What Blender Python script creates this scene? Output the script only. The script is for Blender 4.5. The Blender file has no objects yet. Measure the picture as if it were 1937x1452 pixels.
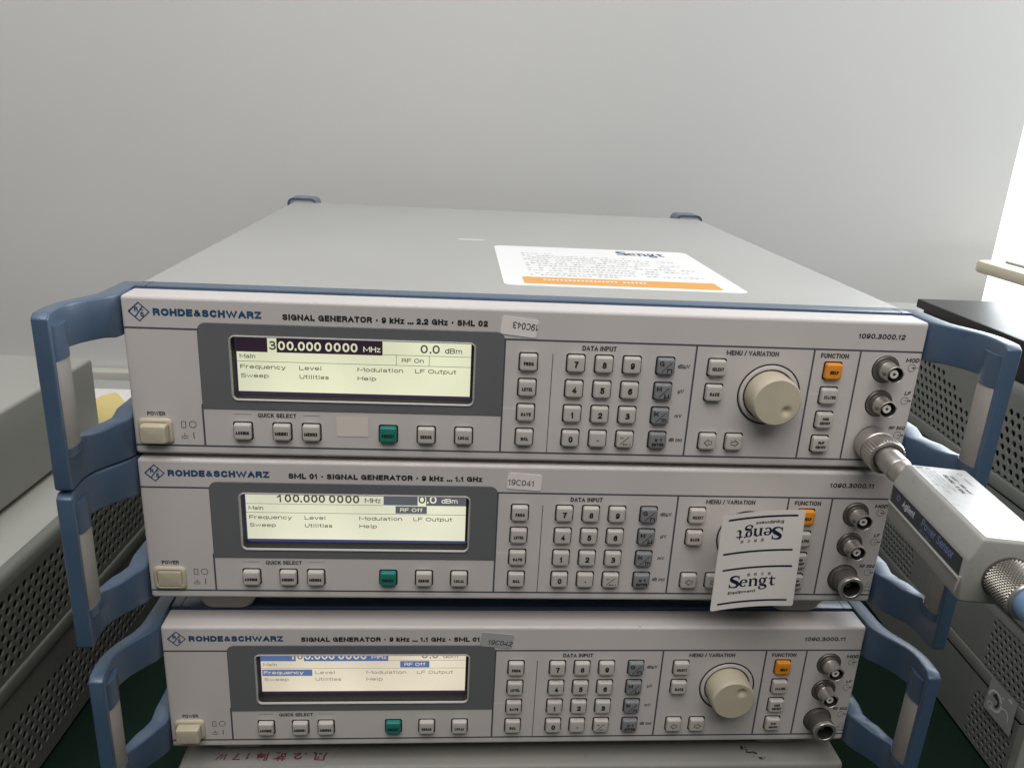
import bpy, bmesh, math, random
from mathutils import Vector, Matrix, Euler
random.seed(7)
S = 0.001                     # everything below is written in millimetres
ZT = 300.0                    # the desk top lies 300 mm under the top instrument's base
scn = bpy.context.scene
col = scn.collection

# ------------------------------------------------------------------ camera, world, lamps, exposure
cd = bpy.data.cameras.new('camera'); cam = bpy.data.objects.new('camera', cd); col.objects.link(cam)
cam.location = Vector((168.49, -405.94, 181.95 + ZT)) * S
cam.rotation_euler = Euler((1.2481214, -0.0498874, -0.0624507), 'XYZ')
cd.sensor_width = 36.0; cd.lens = 27.9885; cd.clip_start = 0.01; cd.clip_end = 50
scn.camera = cam

w = bpy.data.worlds.new('World'); scn.world = w; w.use_nodes = True
bg = w.node_tree.nodes['Background']
bg.inputs[0].default_value = (1.0, 0.97, 0.94, 1); bg.inputs[1].default_value = 0.08

def area_lamp(name, loc, target, sx, sy, power, color):
    l = bpy.data.lights.new(name, 'AREA'); l.shape = 'RECTANGLE'; l.size = sx * S; l.size_y = sy * S
    l.energy = power; l.color = color
    o = bpy.data.objects.new(name, l); col.objects.link(o)
    o.location = Vector((loc[0], loc[1], loc[2] + ZT)) * S
    d = (Vector(target) - Vector(loc)); o.rotation_euler = d.to_track_quat('-Z', 'Y').to_euler()
    return o
area_lamp('side_daylight', (1500, 150, 650), (200, 250, 0), 900, 1100, 3.5, (0.93, 0.97, 1.0))
area_lamp('daylight_window', (1380, 660, 480), (420, -250, 60), 900, 1000, 13.0, (0.90, 0.96, 1.0))
area_lamp('ceiling_light', (-300, 300, 1900), (0, 320, 0), 2600, 1100, 22.0, (0.96, 0.985, 1.0))
area_lamp('room_light', (240, -900, 1350), (215, 0, 0), 1600, 900, 16.0, (1.0, 0.955, 0.905))

vs = scn.view_settings
vs.view_transform = 'Standard'; vs.look = 'None'; vs.exposure = 0.25; vs.gamma = 1.0; vs.use_curve_mapping = False

# ------------------------------------------------------------------ materials
MATS = {}
def mat(name, base, rough=0.5, metal=0.0, mottle=0.0, mscale=6.0, bump=0.0, bscale=900.0, spec=0.5, emit=None, estr=0.0, dirt=0.0, dscale=60.0, coat=0.0, uneven=0.0, scuff=0.0):
    m = bpy.data.materials.new(name); m.use_nodes = True; nt = m.node_tree; N = nt.nodes; L = nt.links
    b = N['Principled BSDF']
    b.inputs['Base Color'].default_value = (*base, 1); b.inputs['Roughness'].default_value = rough
    b.inputs['Metallic'].default_value = metal; b.inputs['Specular IOR Level'].default_value = spec
    if coat: b.inputs['Coat Weight'].default_value = coat; b.inputs['Coat Roughness'].default_value = .3
    if emit:
        b.inputs['Emission Color'].default_value = (*emit, 1); b.inputs['Emission Strength'].default_value = estr
    tc = N.new('ShaderNodeTexCoord')
    last = None
    if mottle or dirt:
        rgb = N.new('ShaderNodeRGB'); rgb.outputs[0].default_value = (*base, 1); last = rgb.outputs[0]
    if mottle:
        n = N.new('ShaderNodeTexNoise'); n.inputs['Scale'].default_value = mscale; n.inputs['Detail'].default_value = 6
        L.new(tc.outputs['Object'], n.inputs['Vector'])
        mr = N.new('ShaderNodeMapRange'); mr.inputs['From Min'].default_value = 0.3; mr.inputs['From Max'].default_value = 0.7
        mr.inputs['To Min'].default_value = 1 - mottle; mr.inputs['To Max'].default_value = 1 + mottle
        L.new(n.outputs['Fac'], mr.inputs['Value'])
        mx = N.new('ShaderNodeVectorMath'); mx.operation = 'SCALE'
        L.new(last, mx.inputs[0]); L.new(mr.outputs[0], mx.inputs['Scale']); last = mx.outputs[0]
        mr2 = N.new('ShaderNodeMapRange'); mr2.inputs['To Min'].default_value = max(0.05, rough - 0.08); mr2.inputs['To Max'].default_value = rough + 0.08
        L.new(n.outputs['Fac'], mr2.inputs['Value']); L.new(mr2.outputs[0], b.inputs['Roughness'])
    if dirt:
        n2 = N.new('ShaderNodeTexNoise'); n2.inputs['Scale'].default_value = dscale; n2.inputs['Detail'].default_value = 8; n2.inputs['Roughness'].default_value = 0.7
        L.new(tc.outputs['Object'], n2.inputs['Vector'])
        cr = N.new('ShaderNodeMapRange'); cr.inputs['From Min'].default_value = 0.60; cr.inputs['From Max'].default_value = 0.72
        cr.inputs['To Min'].default_value = 0; cr.inputs['To Max'].default_value = dirt
        L.new(n2.outputs['Fac'], cr.inputs['Value'])
        mm = N.new('ShaderNodeMix'); mm.data_type = 'RGBA'
        L.new(cr.outputs[0], mm.inputs['Factor']); L.new(last, mm.inputs['A']); mm.inputs['B'].default_value = (base[0]*.35, base[1]*.33, base[2]*.3, 1)
        last = mm.outputs['Result']
    if last is not None: L.new(last, b.inputs['Base Color'])
    if bump:
        n3 = N.new('ShaderNodeTexNoise'); n3.inputs['Scale'].default_value = bscale; n3.inputs['Detail'].default_value = 3
        L.new(tc.outputs['Object'], n3.inputs['Vector'])
        bp = N.new('ShaderNodeBump'); bp.inputs['Strength'].default_value = bump; bp.inputs['Distance'].default_value = 0.0004
        L.new(n3.outputs['Fac'], bp.inputs['Height']); L.new(bp.outputs[0], b.inputs['Normal'])
    if uneven:
        n4 = N.new('ShaderNodeTexNoise'); n4.inputs['Scale'].default_value = 22; n4.inputs['Detail'].default_value = 1
        L.new(tc.outputs['Object'], n4.inputs['Vector'])
        m4 = N.new('ShaderNodeMapRange'); m4.inputs['From Min'].default_value = .3; m4.inputs['From Max'].default_value = .7
        m4.inputs['To Min'].default_value = estr*(1-uneven); m4.inputs['To Max'].default_value = estr*(1+uneven*.5)
        L.new(n4.outputs['Fac'], m4.inputs['Value']); L.new(m4.outputs[0], b.inputs['Emission Strength'])
    if scuff:
        mp = N.new('ShaderNodeMapping'); mp.inputs['Scale'].default_value = (14, 260, 260); mp.inputs['Rotation'].default_value = (0, 0, .35)
        L.new(tc.outputs['Object'], mp.inputs['Vector'])
        n5 = N.new('ShaderNodeTexNoise'); n5.inputs['Scale'].default_value = 1; n5.inputs['Detail'].default_value = 2; L.new(mp.outputs[0], n5.inputs['Vector'])
        n6 = N.new('ShaderNodeTexNoise'); n6.inputs['Scale'].default_value = 9; n6.inputs['Detail'].default_value = 3; L.new(tc.outputs['Object'], n6.inputs['Vector'])
        m5 = N.new('ShaderNodeMapRange'); m5.inputs['From Min'].default_value = .66; m5.inputs['From Max'].default_value = .74
        m6 = N.new('ShaderNodeMapRange'); m6.inputs['From Min'].default_value = .5; m6.inputs['From Max'].default_value = .7; m6.inputs['To Max'].default_value = scuff
        L.new(n5.outputs['Fac'], m5.inputs['Value']); L.new(n6.outputs['Fac'], m6.inputs['Value'])
        mu = N.new('ShaderNodeMath'); mu.operation = 'MULTIPLY'; L.new(m5.outputs[0], mu.inputs[0]); L.new(m6.outputs[0], mu.inputs[1])
        mk = N.new('ShaderNodeMix'); mk.data_type = 'RGBA'; L.new(mu.outputs[0], mk.inputs['Factor']); L.new(last, mk.inputs['A'])
        mk.inputs['B'].default_value = (min(1, base[0]*1.5+.06), min(1, base[1]*1.5+.06), min(1, base[2]*1.5+.06), 1)
        L.new(mk.outputs['Result'], b.inputs['Base Color'])
    MATS[name] = m
    return m

mat('panel', (0.60, 0.567, 0.555), .5, mottle=.035, mscale=14, bump=.12, bscale=1500, dirt=.06, dscale=55, scuff=.2)
mat('panel_key', (0.54, 0.51, 0.475), .5, mottle=.02, mscale=30, bump=.1, bscale=1500)
mat('key_dark', (0.23, 0.24, 0.25), .5, mottle=.03, mscale=30, bump=.1)
mat('key_green', (0.018, 0.20, 0.165), .45, mottle=.04, mscale=40)
mat('key_orange', (0.80, 0.30, 0.025), .45, mottle=.03, mscale=40)
mat('cream', (0.54, 0.485, 0.37), .48, mottle=.07, mscale=45, bump=.1, dirt=.14, dscale=75)
mat('bore', (0.045, 0.042, 0.038), .45, metal=.4)
mat('gap', (0.012, 0.011, 0.012), .8)
mat('bezel', (0.135, 0.14, 0.15), .55, mottle=.04, mscale=20, bump=.15, bscale=1500)
mat('line', (0.080, 0.083, 0.105), .6)
mat('ink', (0.012, 0.011, 0.012), .6)
mat('ink_grey', (0.035, 0.034, 0.038), .6)
mat('ink_blue', (0.018, 0.075, 0.17), .5)
mat('ink_navy', (0.010, 0.016, 0.05), .5)
mat('ink_red', (0.19, 0.035, 0.045), .6)
mat('ink_faint', (0.34, 0.35, 0.38), .6)
mat('ink_silver', (0.62, 0.65, 0.70), .5)
mat('ink_steel_blue', (0.17, 0.22, 0.40), .5)
mat('frame_trim2', (0.62, 0.61, 0.59), .5)
mat('frame_trim3', (0.47, 0.465, 0.45), .45)
mat('frame_trim', (0.42, 0.41, 0.41), .4)
mat('blue', (0.058, 0.102, 0.172), .40, mottle=.06, mscale=25, bump=.18, bscale=1300, scuff=.45, coat=.6, dirt=.3, dscale=85)
mat('grip', (0.37, 0.345, 0.32), .6, mottle=.05, mscale=40, bump=.2, bscale=900, dirt=.12, dscale=120)
mat('cover', (0.40, 0.40, 0.385), .42, mottle=.03, mscale=9, bump=.12, bscale=1600, scuff=.35)
mat('foot', (0.34, 0.33, 0.31), .55, mottle=.03, mscale=30)
mat('paper', (0.85, 0.81, 0.775), .6, mottle=.012, mscale=12)
mat('gloss_paper', (0.86, 0.86, 0.86), .35, mottle=.01)
mat('asset_paper', (0.82, 0.77, 0.76), .5)
mat('asset_grey', (0.40, 0.405, 0.42), .4)
mat('tape', (0.74, 0.68, 0.62), .45)
mat('orange_print', (0.78, 0.36, 0.06), .4)
mat('steel', (0.48, 0.45, 0.42), .38, metal=.8, mottle=.12, mscale=90)
mat('steel_dark', (0.22, 0.203, 0.187), .45, metal=.75, mottle=.2, mscale=80)
mat('steel_bright', (0.34, 0.325, 0.295), .4, metal=.9, mottle=.1, mscale=120)
mat('ptfe', (0.72, 0.70, 0.66), .5)
mat('pcase', (0.335, 0.335, 0.315), .45, mottle=.03, mscale=50, bump=.12, bscale=1800, dirt=.5, dscale=330)
mat('pplate', (0.50, 0.51, 0.51), .38, spec=.35, mottle=.12, mscale=70, dirt=.55, dscale=95)
mat('pband', (0.014, 0.020, 0.026), .4, mottle=.1, mscale=60)
mat('cable', (0.17, 0.29, 0.45), .45)
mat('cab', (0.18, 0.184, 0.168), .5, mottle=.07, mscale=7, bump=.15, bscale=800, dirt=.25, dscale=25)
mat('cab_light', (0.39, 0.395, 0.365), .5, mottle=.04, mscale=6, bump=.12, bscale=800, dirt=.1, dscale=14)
mat('cab_dark', (0.012, 0.012, 0.012), .85)
mat('slab', (0.014, 0.0135, 0.013), .36, spec=.3, mottle=.25, mscale=10, bump=.2, bscale=600, coat=.1)
mat('slab_body', (0.012, 0.012, 0.014), .5)
mat('worn', (0.29, 0.285, 0.265), .6, mottle=.08, mscale=10, bump=.2, bscale=500, dirt=.35, dscale=22)
mat('film', (0.345, 0.34, 0.33), .3, mottle=.05, mscale=30)
mat('stain', (0.03, 0.03, 0.035), .6)
mat('mat_green', (0.005, 0.017, 0.010), .8, spec=.15, mottle=.1, mscale=10, bump=.3, bscale=900)
mat('wall', (0.665, 0.668, 0.662), .75, mottle=.02, mscale=3.5, bump=.12, bscale=160, dirt=.05, dscale=4)
mat('trunking', (0.50, 0.49, 0.44), .5, mottle=.03, mscale=8)
mat('yellow', (0.78, 0.63, 0.25), .5, mottle=.02)
mat('beige_dev', (0.66, 0.60, 0.45), .45, mottle=.02)
mat('grey_dev', (0.45, 0.44, 0.43), .5)
mat('chip', (0.78, 0.76, 0.74), .5)
mat('sky', (0.9, 0.95, 1), .5, emit=(0.95, 0.98, 1.0), estr=1.25)
mat('lcd_lime', (0.10, 0.10, 0.08), .35, emit=(0.86, 0.88, 0.62), estr=0.74, uneven=.14)
mat('lcd_pale', (0.10, 0.10, 0.08), .35, emit=(0.87, 0.87, 0.66), estr=0.74, uneven=.14)
mat('lcd_warm', (0.10, 0.10, 0.08), .35, emit=(0.90, 0.80, 0.62), estr=0.70, uneven=.18)
mat('lcd_edge', (0.02, 0.015, 0.03), .4, emit=(0.10, 0.06, 0.16), estr=0.25)
mat('lcd_edge_blue', (0.02, 0.02, 0.06), .4, emit=(0.10, 0.12, 0.40), estr=0.35)
mat('lcd_ink', (0.03, 0.03, 0.025), .5, emit=(0.12, 0.115, 0.08), estr=0.4)
mat('lcd_ink_soft', (0.06, 0.06, 0.05), .5, emit=(0.30, 0.26, 0.22), estr=0.6)
mat('lcd_dark', (0.02, 0.014, 0.022), .4, emit=(0.03, 0.015, 0.03), estr=0.6)
mat('lcd_slate', (0.03, 0.03, 0.05), .4, emit=(0.11, 0.115, 0.135), estr=0.8)
mat('lcd_blue', (0.03, 0.06, 0.15), .4, emit=(0.085, 0.135, 0.29), estr=0.9)
def glass():
    m = bpy.data.materials.new('pane'); m.use_nodes = True; nt = m.node_tree
    for n in list(nt.nodes):
        if n.type != 'OUTPUT_MATERIAL': nt.nodes.remove(n)
    o = nt.nodes['Material Output']; t = nt.nodes.new('ShaderNodeBsdfTransparent'); g = nt.nodes.new('ShaderNodeBsdfGlossy')
    g.inputs['Roughness'].default_value = .06; mx = nt.nodes.new('ShaderNodeMixShader'); mx.inputs[0].default_value = .035
    nt.links.new(t.outputs[0], mx.inputs[1]); nt.links.new(g.outputs[0], mx.inputs[2]); nt.links.new(mx.outputs[0], o.inputs['Surface'])
    MATS['pane'] = m
glass()

# ------------------------------------------------------------------ mesh builder
class MB:
    def __init__(s): s.v = []; s.f = []; s.m = []; s.names = []; s.sm = []
    def mi(s, name):
        if name not in s.names: s.names.append(name)
        return s.names.index(name)
    def add(s, verts, faces, mt, smooth=False, xf=None):
        o = len(s.v); k = s.mi(mt)
        s.v += [tuple(xf @ Vector(p)) if xf else tuple(p) for p in verts]
        for f in faces: s.f.append([i + o for i in f]); s.m.append(k); s.sm.append(smooth)
    def bm(s, b, mt, smooth=False, xf=None):
        b.verts.index_update()
        s.add([v.co[:] for v in b.verts], [[v.index for v in f.verts] for f in b.faces], mt, smooth, xf); b.free()
    def box(s, x0, x1, y0, y1, z0, z1, mt, bev=0.0, seg=2, xf=None):
        b = bmesh.new(); bmesh.ops.create_cube(b, size=1)
        for v in b.verts:
            v.co = Vector(((x0 + x1) / 2 + v.co.x * (x1 - x0), (y0 + y1) / 2 + v.co.y * (y1 - y0), (z0 + z1) / 2 + v.co.z * (z1 - z0)))
        if bev: bmesh.ops.bevel(b, geom=b.edges[:], offset=bev, segments=seg, affect='EDGES', profile=.5)
        s.bm(b, mt, bool(bev), xf)
    def lathe(s, prof, c, mt, axis='-y', n=48, cap0=False, cap1=True, smooth=True, knurl=0, xf=None):
        # prof: (radius, distance along the axis)
        V = []; F = []
        for r, d in prof:
            for i in range(n):
                a = 2 * math.pi * i / n; rr = r
                if axis == '-y': V.append((c[0] + rr * math.cos(a), c[1] - d, c[2] + rr * math.sin(a)))
                elif axis == 'z': V.append((c[0] + rr * math.cos(a), c[1] + rr * math.sin(a), c[2] + d))
        for j in range(len(prof) - 1):
            for i in range(n):
                k = (i + 1) % n; F.append([j*n+i, j*n+k, (j+1)*n+k, (j+1)*n+i])
        if cap0: F.append(list(range(n))[::-1])
        if cap1: F.append([(len(prof)-1)*n+i for i in range(n)])
        s.add(V, F, mt, smooth, xf)
    def poly(s, pts, mt): s.add(pts, [list(range(len(pts)))], mt)
    def build(s, name, parent=None, recalc=True):
        me = bpy.data.meshes.new(name)
        me.from_pydata([(x*S, y*S, z*S) for x, y, z in s.v], [], s.f)
        for n in s.names: me.materials.append(MATS[n])
        me.polygons.foreach_set('material_index', s.m); me.polygons.foreach_set('use_smooth', s.sm)
        if recalc:
            b = bmesh.new(); b.from_mesh(me); bmesh.ops.recalc_face_normals(b, faces=b.faces[:]); b.to_mesh(me); b.free()
        me.update()
        try: me.set_sharp_from_angle(angle=math.radians(38))
        except Exception: pass
        return link(name, me, parent)

def link(name, data, parent=None):
    o = bpy.data.objects.new(name, data); col.objects.link(o)
    if parent is not None: o.parent = parent
    return o
def thing(name, label, cat, loc=(0, 0, 0), rz=0, group=None):
    o = link(name, None); o.empty_display_size = .05
    o.location = Vector(loc) * S; o.rotation_euler = (0, 0, rz); tag(o, label, cat, group); return o
def tag(o, label, cat, group=None):
    o['label'] = label; o['category'] = cat
    if group: o['group'] = group
def struct(o): o['kind'] = 'structure'; return o

# ------------------------------------------------------------------ lettering
# an engraved-style alphabet drawn as pen strokes: (width, [polylines in a unit box])
def _a(cx, cy, rx, ry, a0, a1, n=None):
    n = n or max(4, int(abs(a1-a0)/15)); out = []
    for i in range(n+1):
        a = math.radians(a0+(a1-a0)*i/n); c, s_ = math.cos(a), math.sin(a); e = .93
        out.append((cx + rx*math.copysign(abs(c)**e, c), cy + ry*math.copysign(abs(s_)**e, s_)))
    return out
X = .73            # x-height
def _bowl(r=0): return _a(.5, X/2, .5, X/2, 0, 360, 24)
SF = {
 'A': (.78, [[(0, 0), (.5, 1), (1, 0)], [(.19, .34), (.81, .34)]]),
 'B': (.70, [[(.5, .53), (0, .53), (0, 1), (.5, 1)] , _a(.52, .765, .42, .235, 90, -90), [(0, .53), (0, 0), (.55, 0)], _a(.55, .265, .45, .265, -90, 90), [(.5, .53), (.56, .53)]]),
 'C': (.74, [_a(.52, .5, .5, .5, 42, 318, 20)]),
 'D': (.74, [_a(.45, .5, .55, .5, 90, -90, 14), [(.46, 1), (0, 1), (0, 0), (.46, 0)]]),
 'E': (.62, [[(1, 1), (0, 1), (0, 0), (1, 0)], [(0, .52), (.9, .52)]]),
 'F': (.58, [[(1, 1), (0, 1), (0, 0)], [(0, .5), (.86, .5)]]),
 'G': (.78, [_a(.5, .5, .5, .5, 45, 330, 20), [(.55, .48), (1, .48), (1, 0)]]),
 'H': (.70, [[(0, 0), (0, 1)], [(1, 0), (1, 1)], [(0, .52), (1, .52)]]),
 'I': (.18, [[(.5, 0), (.5, 1)]]),
 'J': (.52, [[(1, 1), (1, .3)], _a(.5, .3, .5, .3, 0, -180)]),
 'K': (.70, [[(0, 0), (0, 1)], [(.95, 1), (.05, .42)], [(.35, .62), (1, 0)]]),
 'L': (.56, [[(0, 1), (0, 0), (1, 0)]]),
 'M': (1.0, [[(0, 0), (0, 1)], [(1, 0), (1, 1)], [(.02, .97), (.5, .2), (.98, .97)]]),
 'N': (.76, [[(0, 0), (0, 1)], [(1, 0), (1, 1)], [(.03, .95), (.97, .05)]]),
 'O': (.80, [_a(.5, .5, .5, .5, 0, 360, 28)]),
 'P': (.66, [[(0, 0), (0, 1), (.5, 1)], _a(.5, .73, .5, .27, 90, -90), [(.5, .46), (0, .46)]]),
 'Q': (.80, [_a(.5, .5, .5, .5, 0, 360, 28), [(.6, .25), (1.02, -.04)]]),
 'R': (.70, [[(0, 0), (0, 1), (.52, 1)], _a(.52, .745, .45, .255, 90, -90), [(.52, .49), (0, .49)], [(.55, .49), (.92, .3), (.98, 0)]]),
 'S': (.68, [_a(.5, .755, .46, .245, 25, 180) + _a(.5, .755, .46, .23, 180, 262) + _a(.5, .265, .5, .26, 80, 0) + _a(.5, .265, .5, .265, 0, -158)]),
 'T': (.66, [[(0, 1), (1, 1)], [(.5, 1), (.5, 0)]]),
 'U': (.70, [[(0, 1), (0, .36)] + _a(.5, .36, .5, .36, 180, 360) + [(1, .36), (1, 1)]]),
 'V': (.72, [[(0, 1), (.5, 0), (1, 1)]]),
 'W': (1.2, [[(0, 1), (.25, 0), (.5, .95), (.75, 0), (1, 1)]]),
 'X': (.72, [[(0, 0), (1, 1)], [(0, 1), (1, 0)]]),
 'Y': (.70, [[(0, 1), (.5, .45), (1, 1)], [(.5, .45), (.5, 0)]]),
 'Z': (.66, [[(0, 1), (1, 1), (0, 0), (1, 0)]]),
 '0': (.60, [_a(.5, .5, .5, .5, 0, 360, 24)]),
 '1': (.36, [[(.0, .72), (.35, .8), (.75, 1), (.75, 0)]]),
 '2': (.60, [_a(.5, .7, .48, .3, 170, -20) + [(.9, .52), (.08, .12), (0, 0), (1, 0)]]),
 '3': (.62, [_a(.46, .755, .44, .245, 140, -85), _a(.46, .27, .54, .27, 88, -142), [(.36, .53), (.52, .53)]]),
 '4': (.62, [[(1, .26), (0, .26), (.74, 1), (.74, 0)]]),
 '5': (.60, [[(.92, 1), (.14, 1), (.06, .5)] + _a(.48, .32, .5, .32, 140, -160)]),
 '6': (.60, [_a(.5, .31, .48, .31, 0, 360, 22), _a(.56, .5, .54, .5, 50, 190)]),
 '7': (.58, [[(0, 1), (1, 1), (.55, .5), (.36, 0)]]),
 '8': (.60, [_a(.5, .765, .42, .235, 0, 360, 20), _a(.5, .265, .5, .265, 0, 360, 22)]),
 '9': (.60, [_a(.5, .69, .48, .31, 0, 360, 22), _a(.44, .5, .54, .5, 10, -130)]),
 'a': (.56, [_a(.5, .53, .42, .2, 160, 20) + [(.92, .5), (.92, 0)], _a(.42, .2, .42, .2, 0, 360, 18)]),
 'b': (.56, [[(0, 0), (0, 1)], _bowl()]), 'c': (.52, [_a(.52, X/2, .5, X/2, 45, 315, 16)]), 'd': (.56, [[(1, 0), (1, 1)], _bowl()]),
 'e': (.56, [[(.04, X/2), (.98, X/2)] + _a(.5, X/2, .5, X/2, 8, 318, 20)]), 'f': (.34, [[(.45, 0), (.45, .8)] + _a(.85, .8, .4, .2, 180, 90), [(0, X), (.95, X)]]),
 'g': (.56, [_bowl(), [(1, X), (1, -.1)] + _a(.5, -.08, .5, .2, 0, -150)]), 'h': (.54, [[(0, 0), (0, 1)], _a(.5, .45, .5, X-.45, 180, 0) + [(1, .4), (1, 0)]]),
 'i': (.16, [[(.5, 0), (.5, X)], [(.5, .92), (.5, 1)]]), 'k': (.54, [[(0, 0), (0, 1)], [(.92, X), (.05, .28)], [(.35, .45), (1, 0)]]), 'l': (.16, [[(.5, 0), (.5, 1)]]),
 'm': (.86, [[(0, 0), (0, X)], _a(.25, .45, .25, X-.45, 180, 0) + [(.5, .4), (.5, 0)], _a(.75, .45, .25, X-.45, 180, 0) + [(1, .4), (1, 0)]]),
 'n': (.54, [[(0, 0), (0, X)], _a(.5, .45, .5, X-.45, 180, 0) + [(1, .4), (1, 0)]]), 'o': (.58, [_bowl()]), 'p': (.56, [[(0, -.28), (0, X)], _bowl()]),
 'q': (.56, [[(1, -.28), (1, X)], _bowl()]), 'r': (.34, [[(0, 0), (0, X)], _a(.9, .4, .85, X-.4, 170, 92)]),
 's': (.50, [_a(.5, .55, .46, .18, 25, 180) + _a(.5, .55, .46, .17, 180, 262) + _a(.5, .19, .5, .19, 80, 0) + _a(.5, .19, .5, .19, 0, -158)]),
 't': (.34, [[(.45, 1), (.45, .2)] + _a(.85, .2, .4, .2, 180, 270), [(0, X), (.95, X)]]), 'u': (.54, [[(0, X), (0, .3)] + _a(.5, .3, .5, .3, 180, 360) + [(1, .3), (1, X)], [(1, .3), (1, 0)]]),
 'v': (.52, [[(0, X), (.5, 0), (1, X)]]), 'w': (.78, [[(0, X), (.25, 0), (.5, X-.05), (.75, 0), (1, X)]]), 'x': (.52, [[(0, 0), (1, X)], [(0, X), (1, 0)]]), 'y': (.52, [[(0, X), (.5, 0)], [(1, X), (.4, -.28), (.1, -.28)]]), 'z': (.5, [[(0, X), (1, X), (0, 0), (1, 0)]]),
 '.': (.12, [[(.5, -.02), (.5, .06)]]), '·': (.34, [[(.5, .42), (.5, .52)]]), '-': (.34, [[(0, .38), (1, .38)]]), '+': (.5, [[(0, .4), (1, .4)], [(.5, .15), (.5, .65)]]),
 '/': (.42, [[(0, -.04), (1, 1.02)]]), '(': (.24, [_a(1.1, .4, 1.0, .65, 125, 235)]), ')': (.24, [_a(-.1, .4, 1.0, .65, 55, -55)]),
 '&': (.76, [[(1, 0), (.28, .68)] + _a(.45, .8, .22, .2, 200, -10) + [(.6, .66), (.2, .42)] + _a(.38, .23, .38, .23, 140, 300) + [(.68, .1), (.92, .45)]]),
 'µ': (.58, [[(0, X), (0, -.28)], [(0, .3)] + _a(.48, .28, .48, .28, 180, 350) + [(.96, .3), (.96, X)], [(.96, .3), (1.0, 0)]]),
 'Ω': (.80, [[(.02, 0), (.34, 0), (.34, .14)] + _a(.5, .6, .5, .4, 248, -68, 20) + [(.66, .14), (.66, 0), (.98, 0)]]),
}
THIN = {'W': .9, '&': .72, 'm': .8, 'w': .8, 'R': .94, 'B': .9, '8': .9, 'a': .9, 'e': .92, 'G': .92, 'S': .94, 'Q': .9, 'Ω': .85}
def pen(pts, w):
    """ribbon of width w with mitred joints and square ends"""
    P = [pts[0]]
    for q in pts[1:]:
        if math.hypot(q[0]-P[-1][0], q[1]-P[-1][1]) > 1e-4: P.append(q)
    n = len(P)
    if n < 2: return [], []
    closed = math.hypot(P[0][0]-P[-1][0], P[0][1]-P[-1][1]) < 1e-3 and n > 4
    d = [(P[i+1][0]-P[i][0], P[i+1][1]-P[i][1]) for i in range(n-1)]; d = [(x/math.hypot(x, y), y/math.hypot(x, y)) for x, y in d]
    V = []; F = []
    for i in range(n):
        a = d[i-1] if i > 0 else (d[-1] if closed else d[0]); b = d[i] if i < n-1 else (d[0] if closed else d[-1])
        tx, ty = a[0]+b[0], a[1]+b[1]; l = math.hypot(tx, ty)
        if l < 1e-4: tx, ty, l = a[0], a[1], 1
        tx, ty = tx/l, ty/l; k = min(1/max(abs(tx*a[0]+ty*a[1]), .3), 1.7)
        x, y = P[i]
        if not closed and i == 0: x -= d[0][0]*w/2; y -= d[0][1]*w/2
        if not closed and i == n-1: x += d[-1][0]*w/2; y += d[-1][1]*w/2
        V += [(x - ty*w/2*k, y + tx*w/2*k), (x + ty*w/2*k, y - tx*w/2*k)]
    for i in range(n-1): F.append([2*i, 2*i+1, 2*i+3, 2*i+2])
    return V, F
TC = {}
def glyphs(text, bold):
    k = (text, bold)
    if k not in TC:
        c = bpy.data.curves.new('lettering', 'FONT'); c.body = text; c.size = 1; c.offset = bold; c.resolution_u = 3
        o = bpy.data.objects.new('lettering', c); col.objects.link(o)
        dg = bpy.context.evaluated_depsgraph_get(); e = o.evaluated_get(dg); me = e.to_mesh()
        V = [(v.co.x, v.co.y) for v in me.vertices]; F = [list(p.vertices) for p in me.polygons]
        e.to_mesh_clear(); bpy.data.objects.remove(o); bpy.data.curves.remove(c)
        TC[k] = (V, F)
    return TC[k]
def text2d(text, x0, x1, z0, cap, bold=.02, shear=0.0, ref='H', wt=None):
    """flat faces of `text` fitted from x0 to x1 (natural width if x1 is None), baseline z0, capital height cap;
    each vertex is (x, z, lift), the lift keeping crossing strokes off one another"""
    if all(ch == ' ' or ch in SF for ch in text):
        s = cap * (wt if wt is not None else .135 + bold*3.2)
        W = [(.30 if ch == ' ' else SF[ch][0] + .10) for ch in text]; gap = .10
        n = len(text); tot = sum(W) + gap*(n-1)
        k = cap if x1 is None else (x1 - x0)/tot
        s = min(s, (.27 if bold < .04 else .37)*k)
        x = x0; V = []; F = []; li = 0
        for ch, wd in zip(text, W):
            if ch != ' ':
                sw = max(wd*k - s, .02*k)
                for pi, pl in enumerate(SF[ch][1]):
                    s2 = s*(.66 if ch in 'MN' and pi == 2 else THIN.get(ch, 1))
                    P = [(x + s/2 + p[0]*sw + shear*p[1]*cap, z0 + s/2 + p[1]*(cap - s)) for p in pl]
                    v, f = pen(P, s2); o = len(V)
                    V += [(q[0], q[1], .004*(li % 3)) for q in v]; F += [[i+o for i in q] for q in f]; li += 1
            x += (wd + gap)*k
        return V, F
    V, F = glyphs(text, bold); HV, _ = glyphs(ref, bold)
    lo = min(v[1] for v in HV); hi = max(v[1] for v in HV); k = cap / (hi - lo)
    a = min(v[0] for v in V); b = max(v[0] for v in V)
    if x1 is None: kx = k
    else: kx = (x1 - x0) / (b - a)
    return [(x0 + (x - a) * kx + shear * (y - lo) * k, z0 + (y - lo) * k, 0.0) for x, y in V], F
def text(m, s, x0, x1, z0, cap, mt='ink', bold=.02, y=-.12, shear=0.0, wt=None):
    V, F = text2d(s, x0, x1, z0, cap, bold, shear, wt=wt)
    m.add([(p[0], y - p[2], p[1]) for p in V], F, mt)
def rect(m, x0, x1, z0, z1, mt='line', y=-.06): m.poly([(x0, y, z0), (x1, y, z0), (x1, y, z1), (x0, y, z1)], mt)
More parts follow.
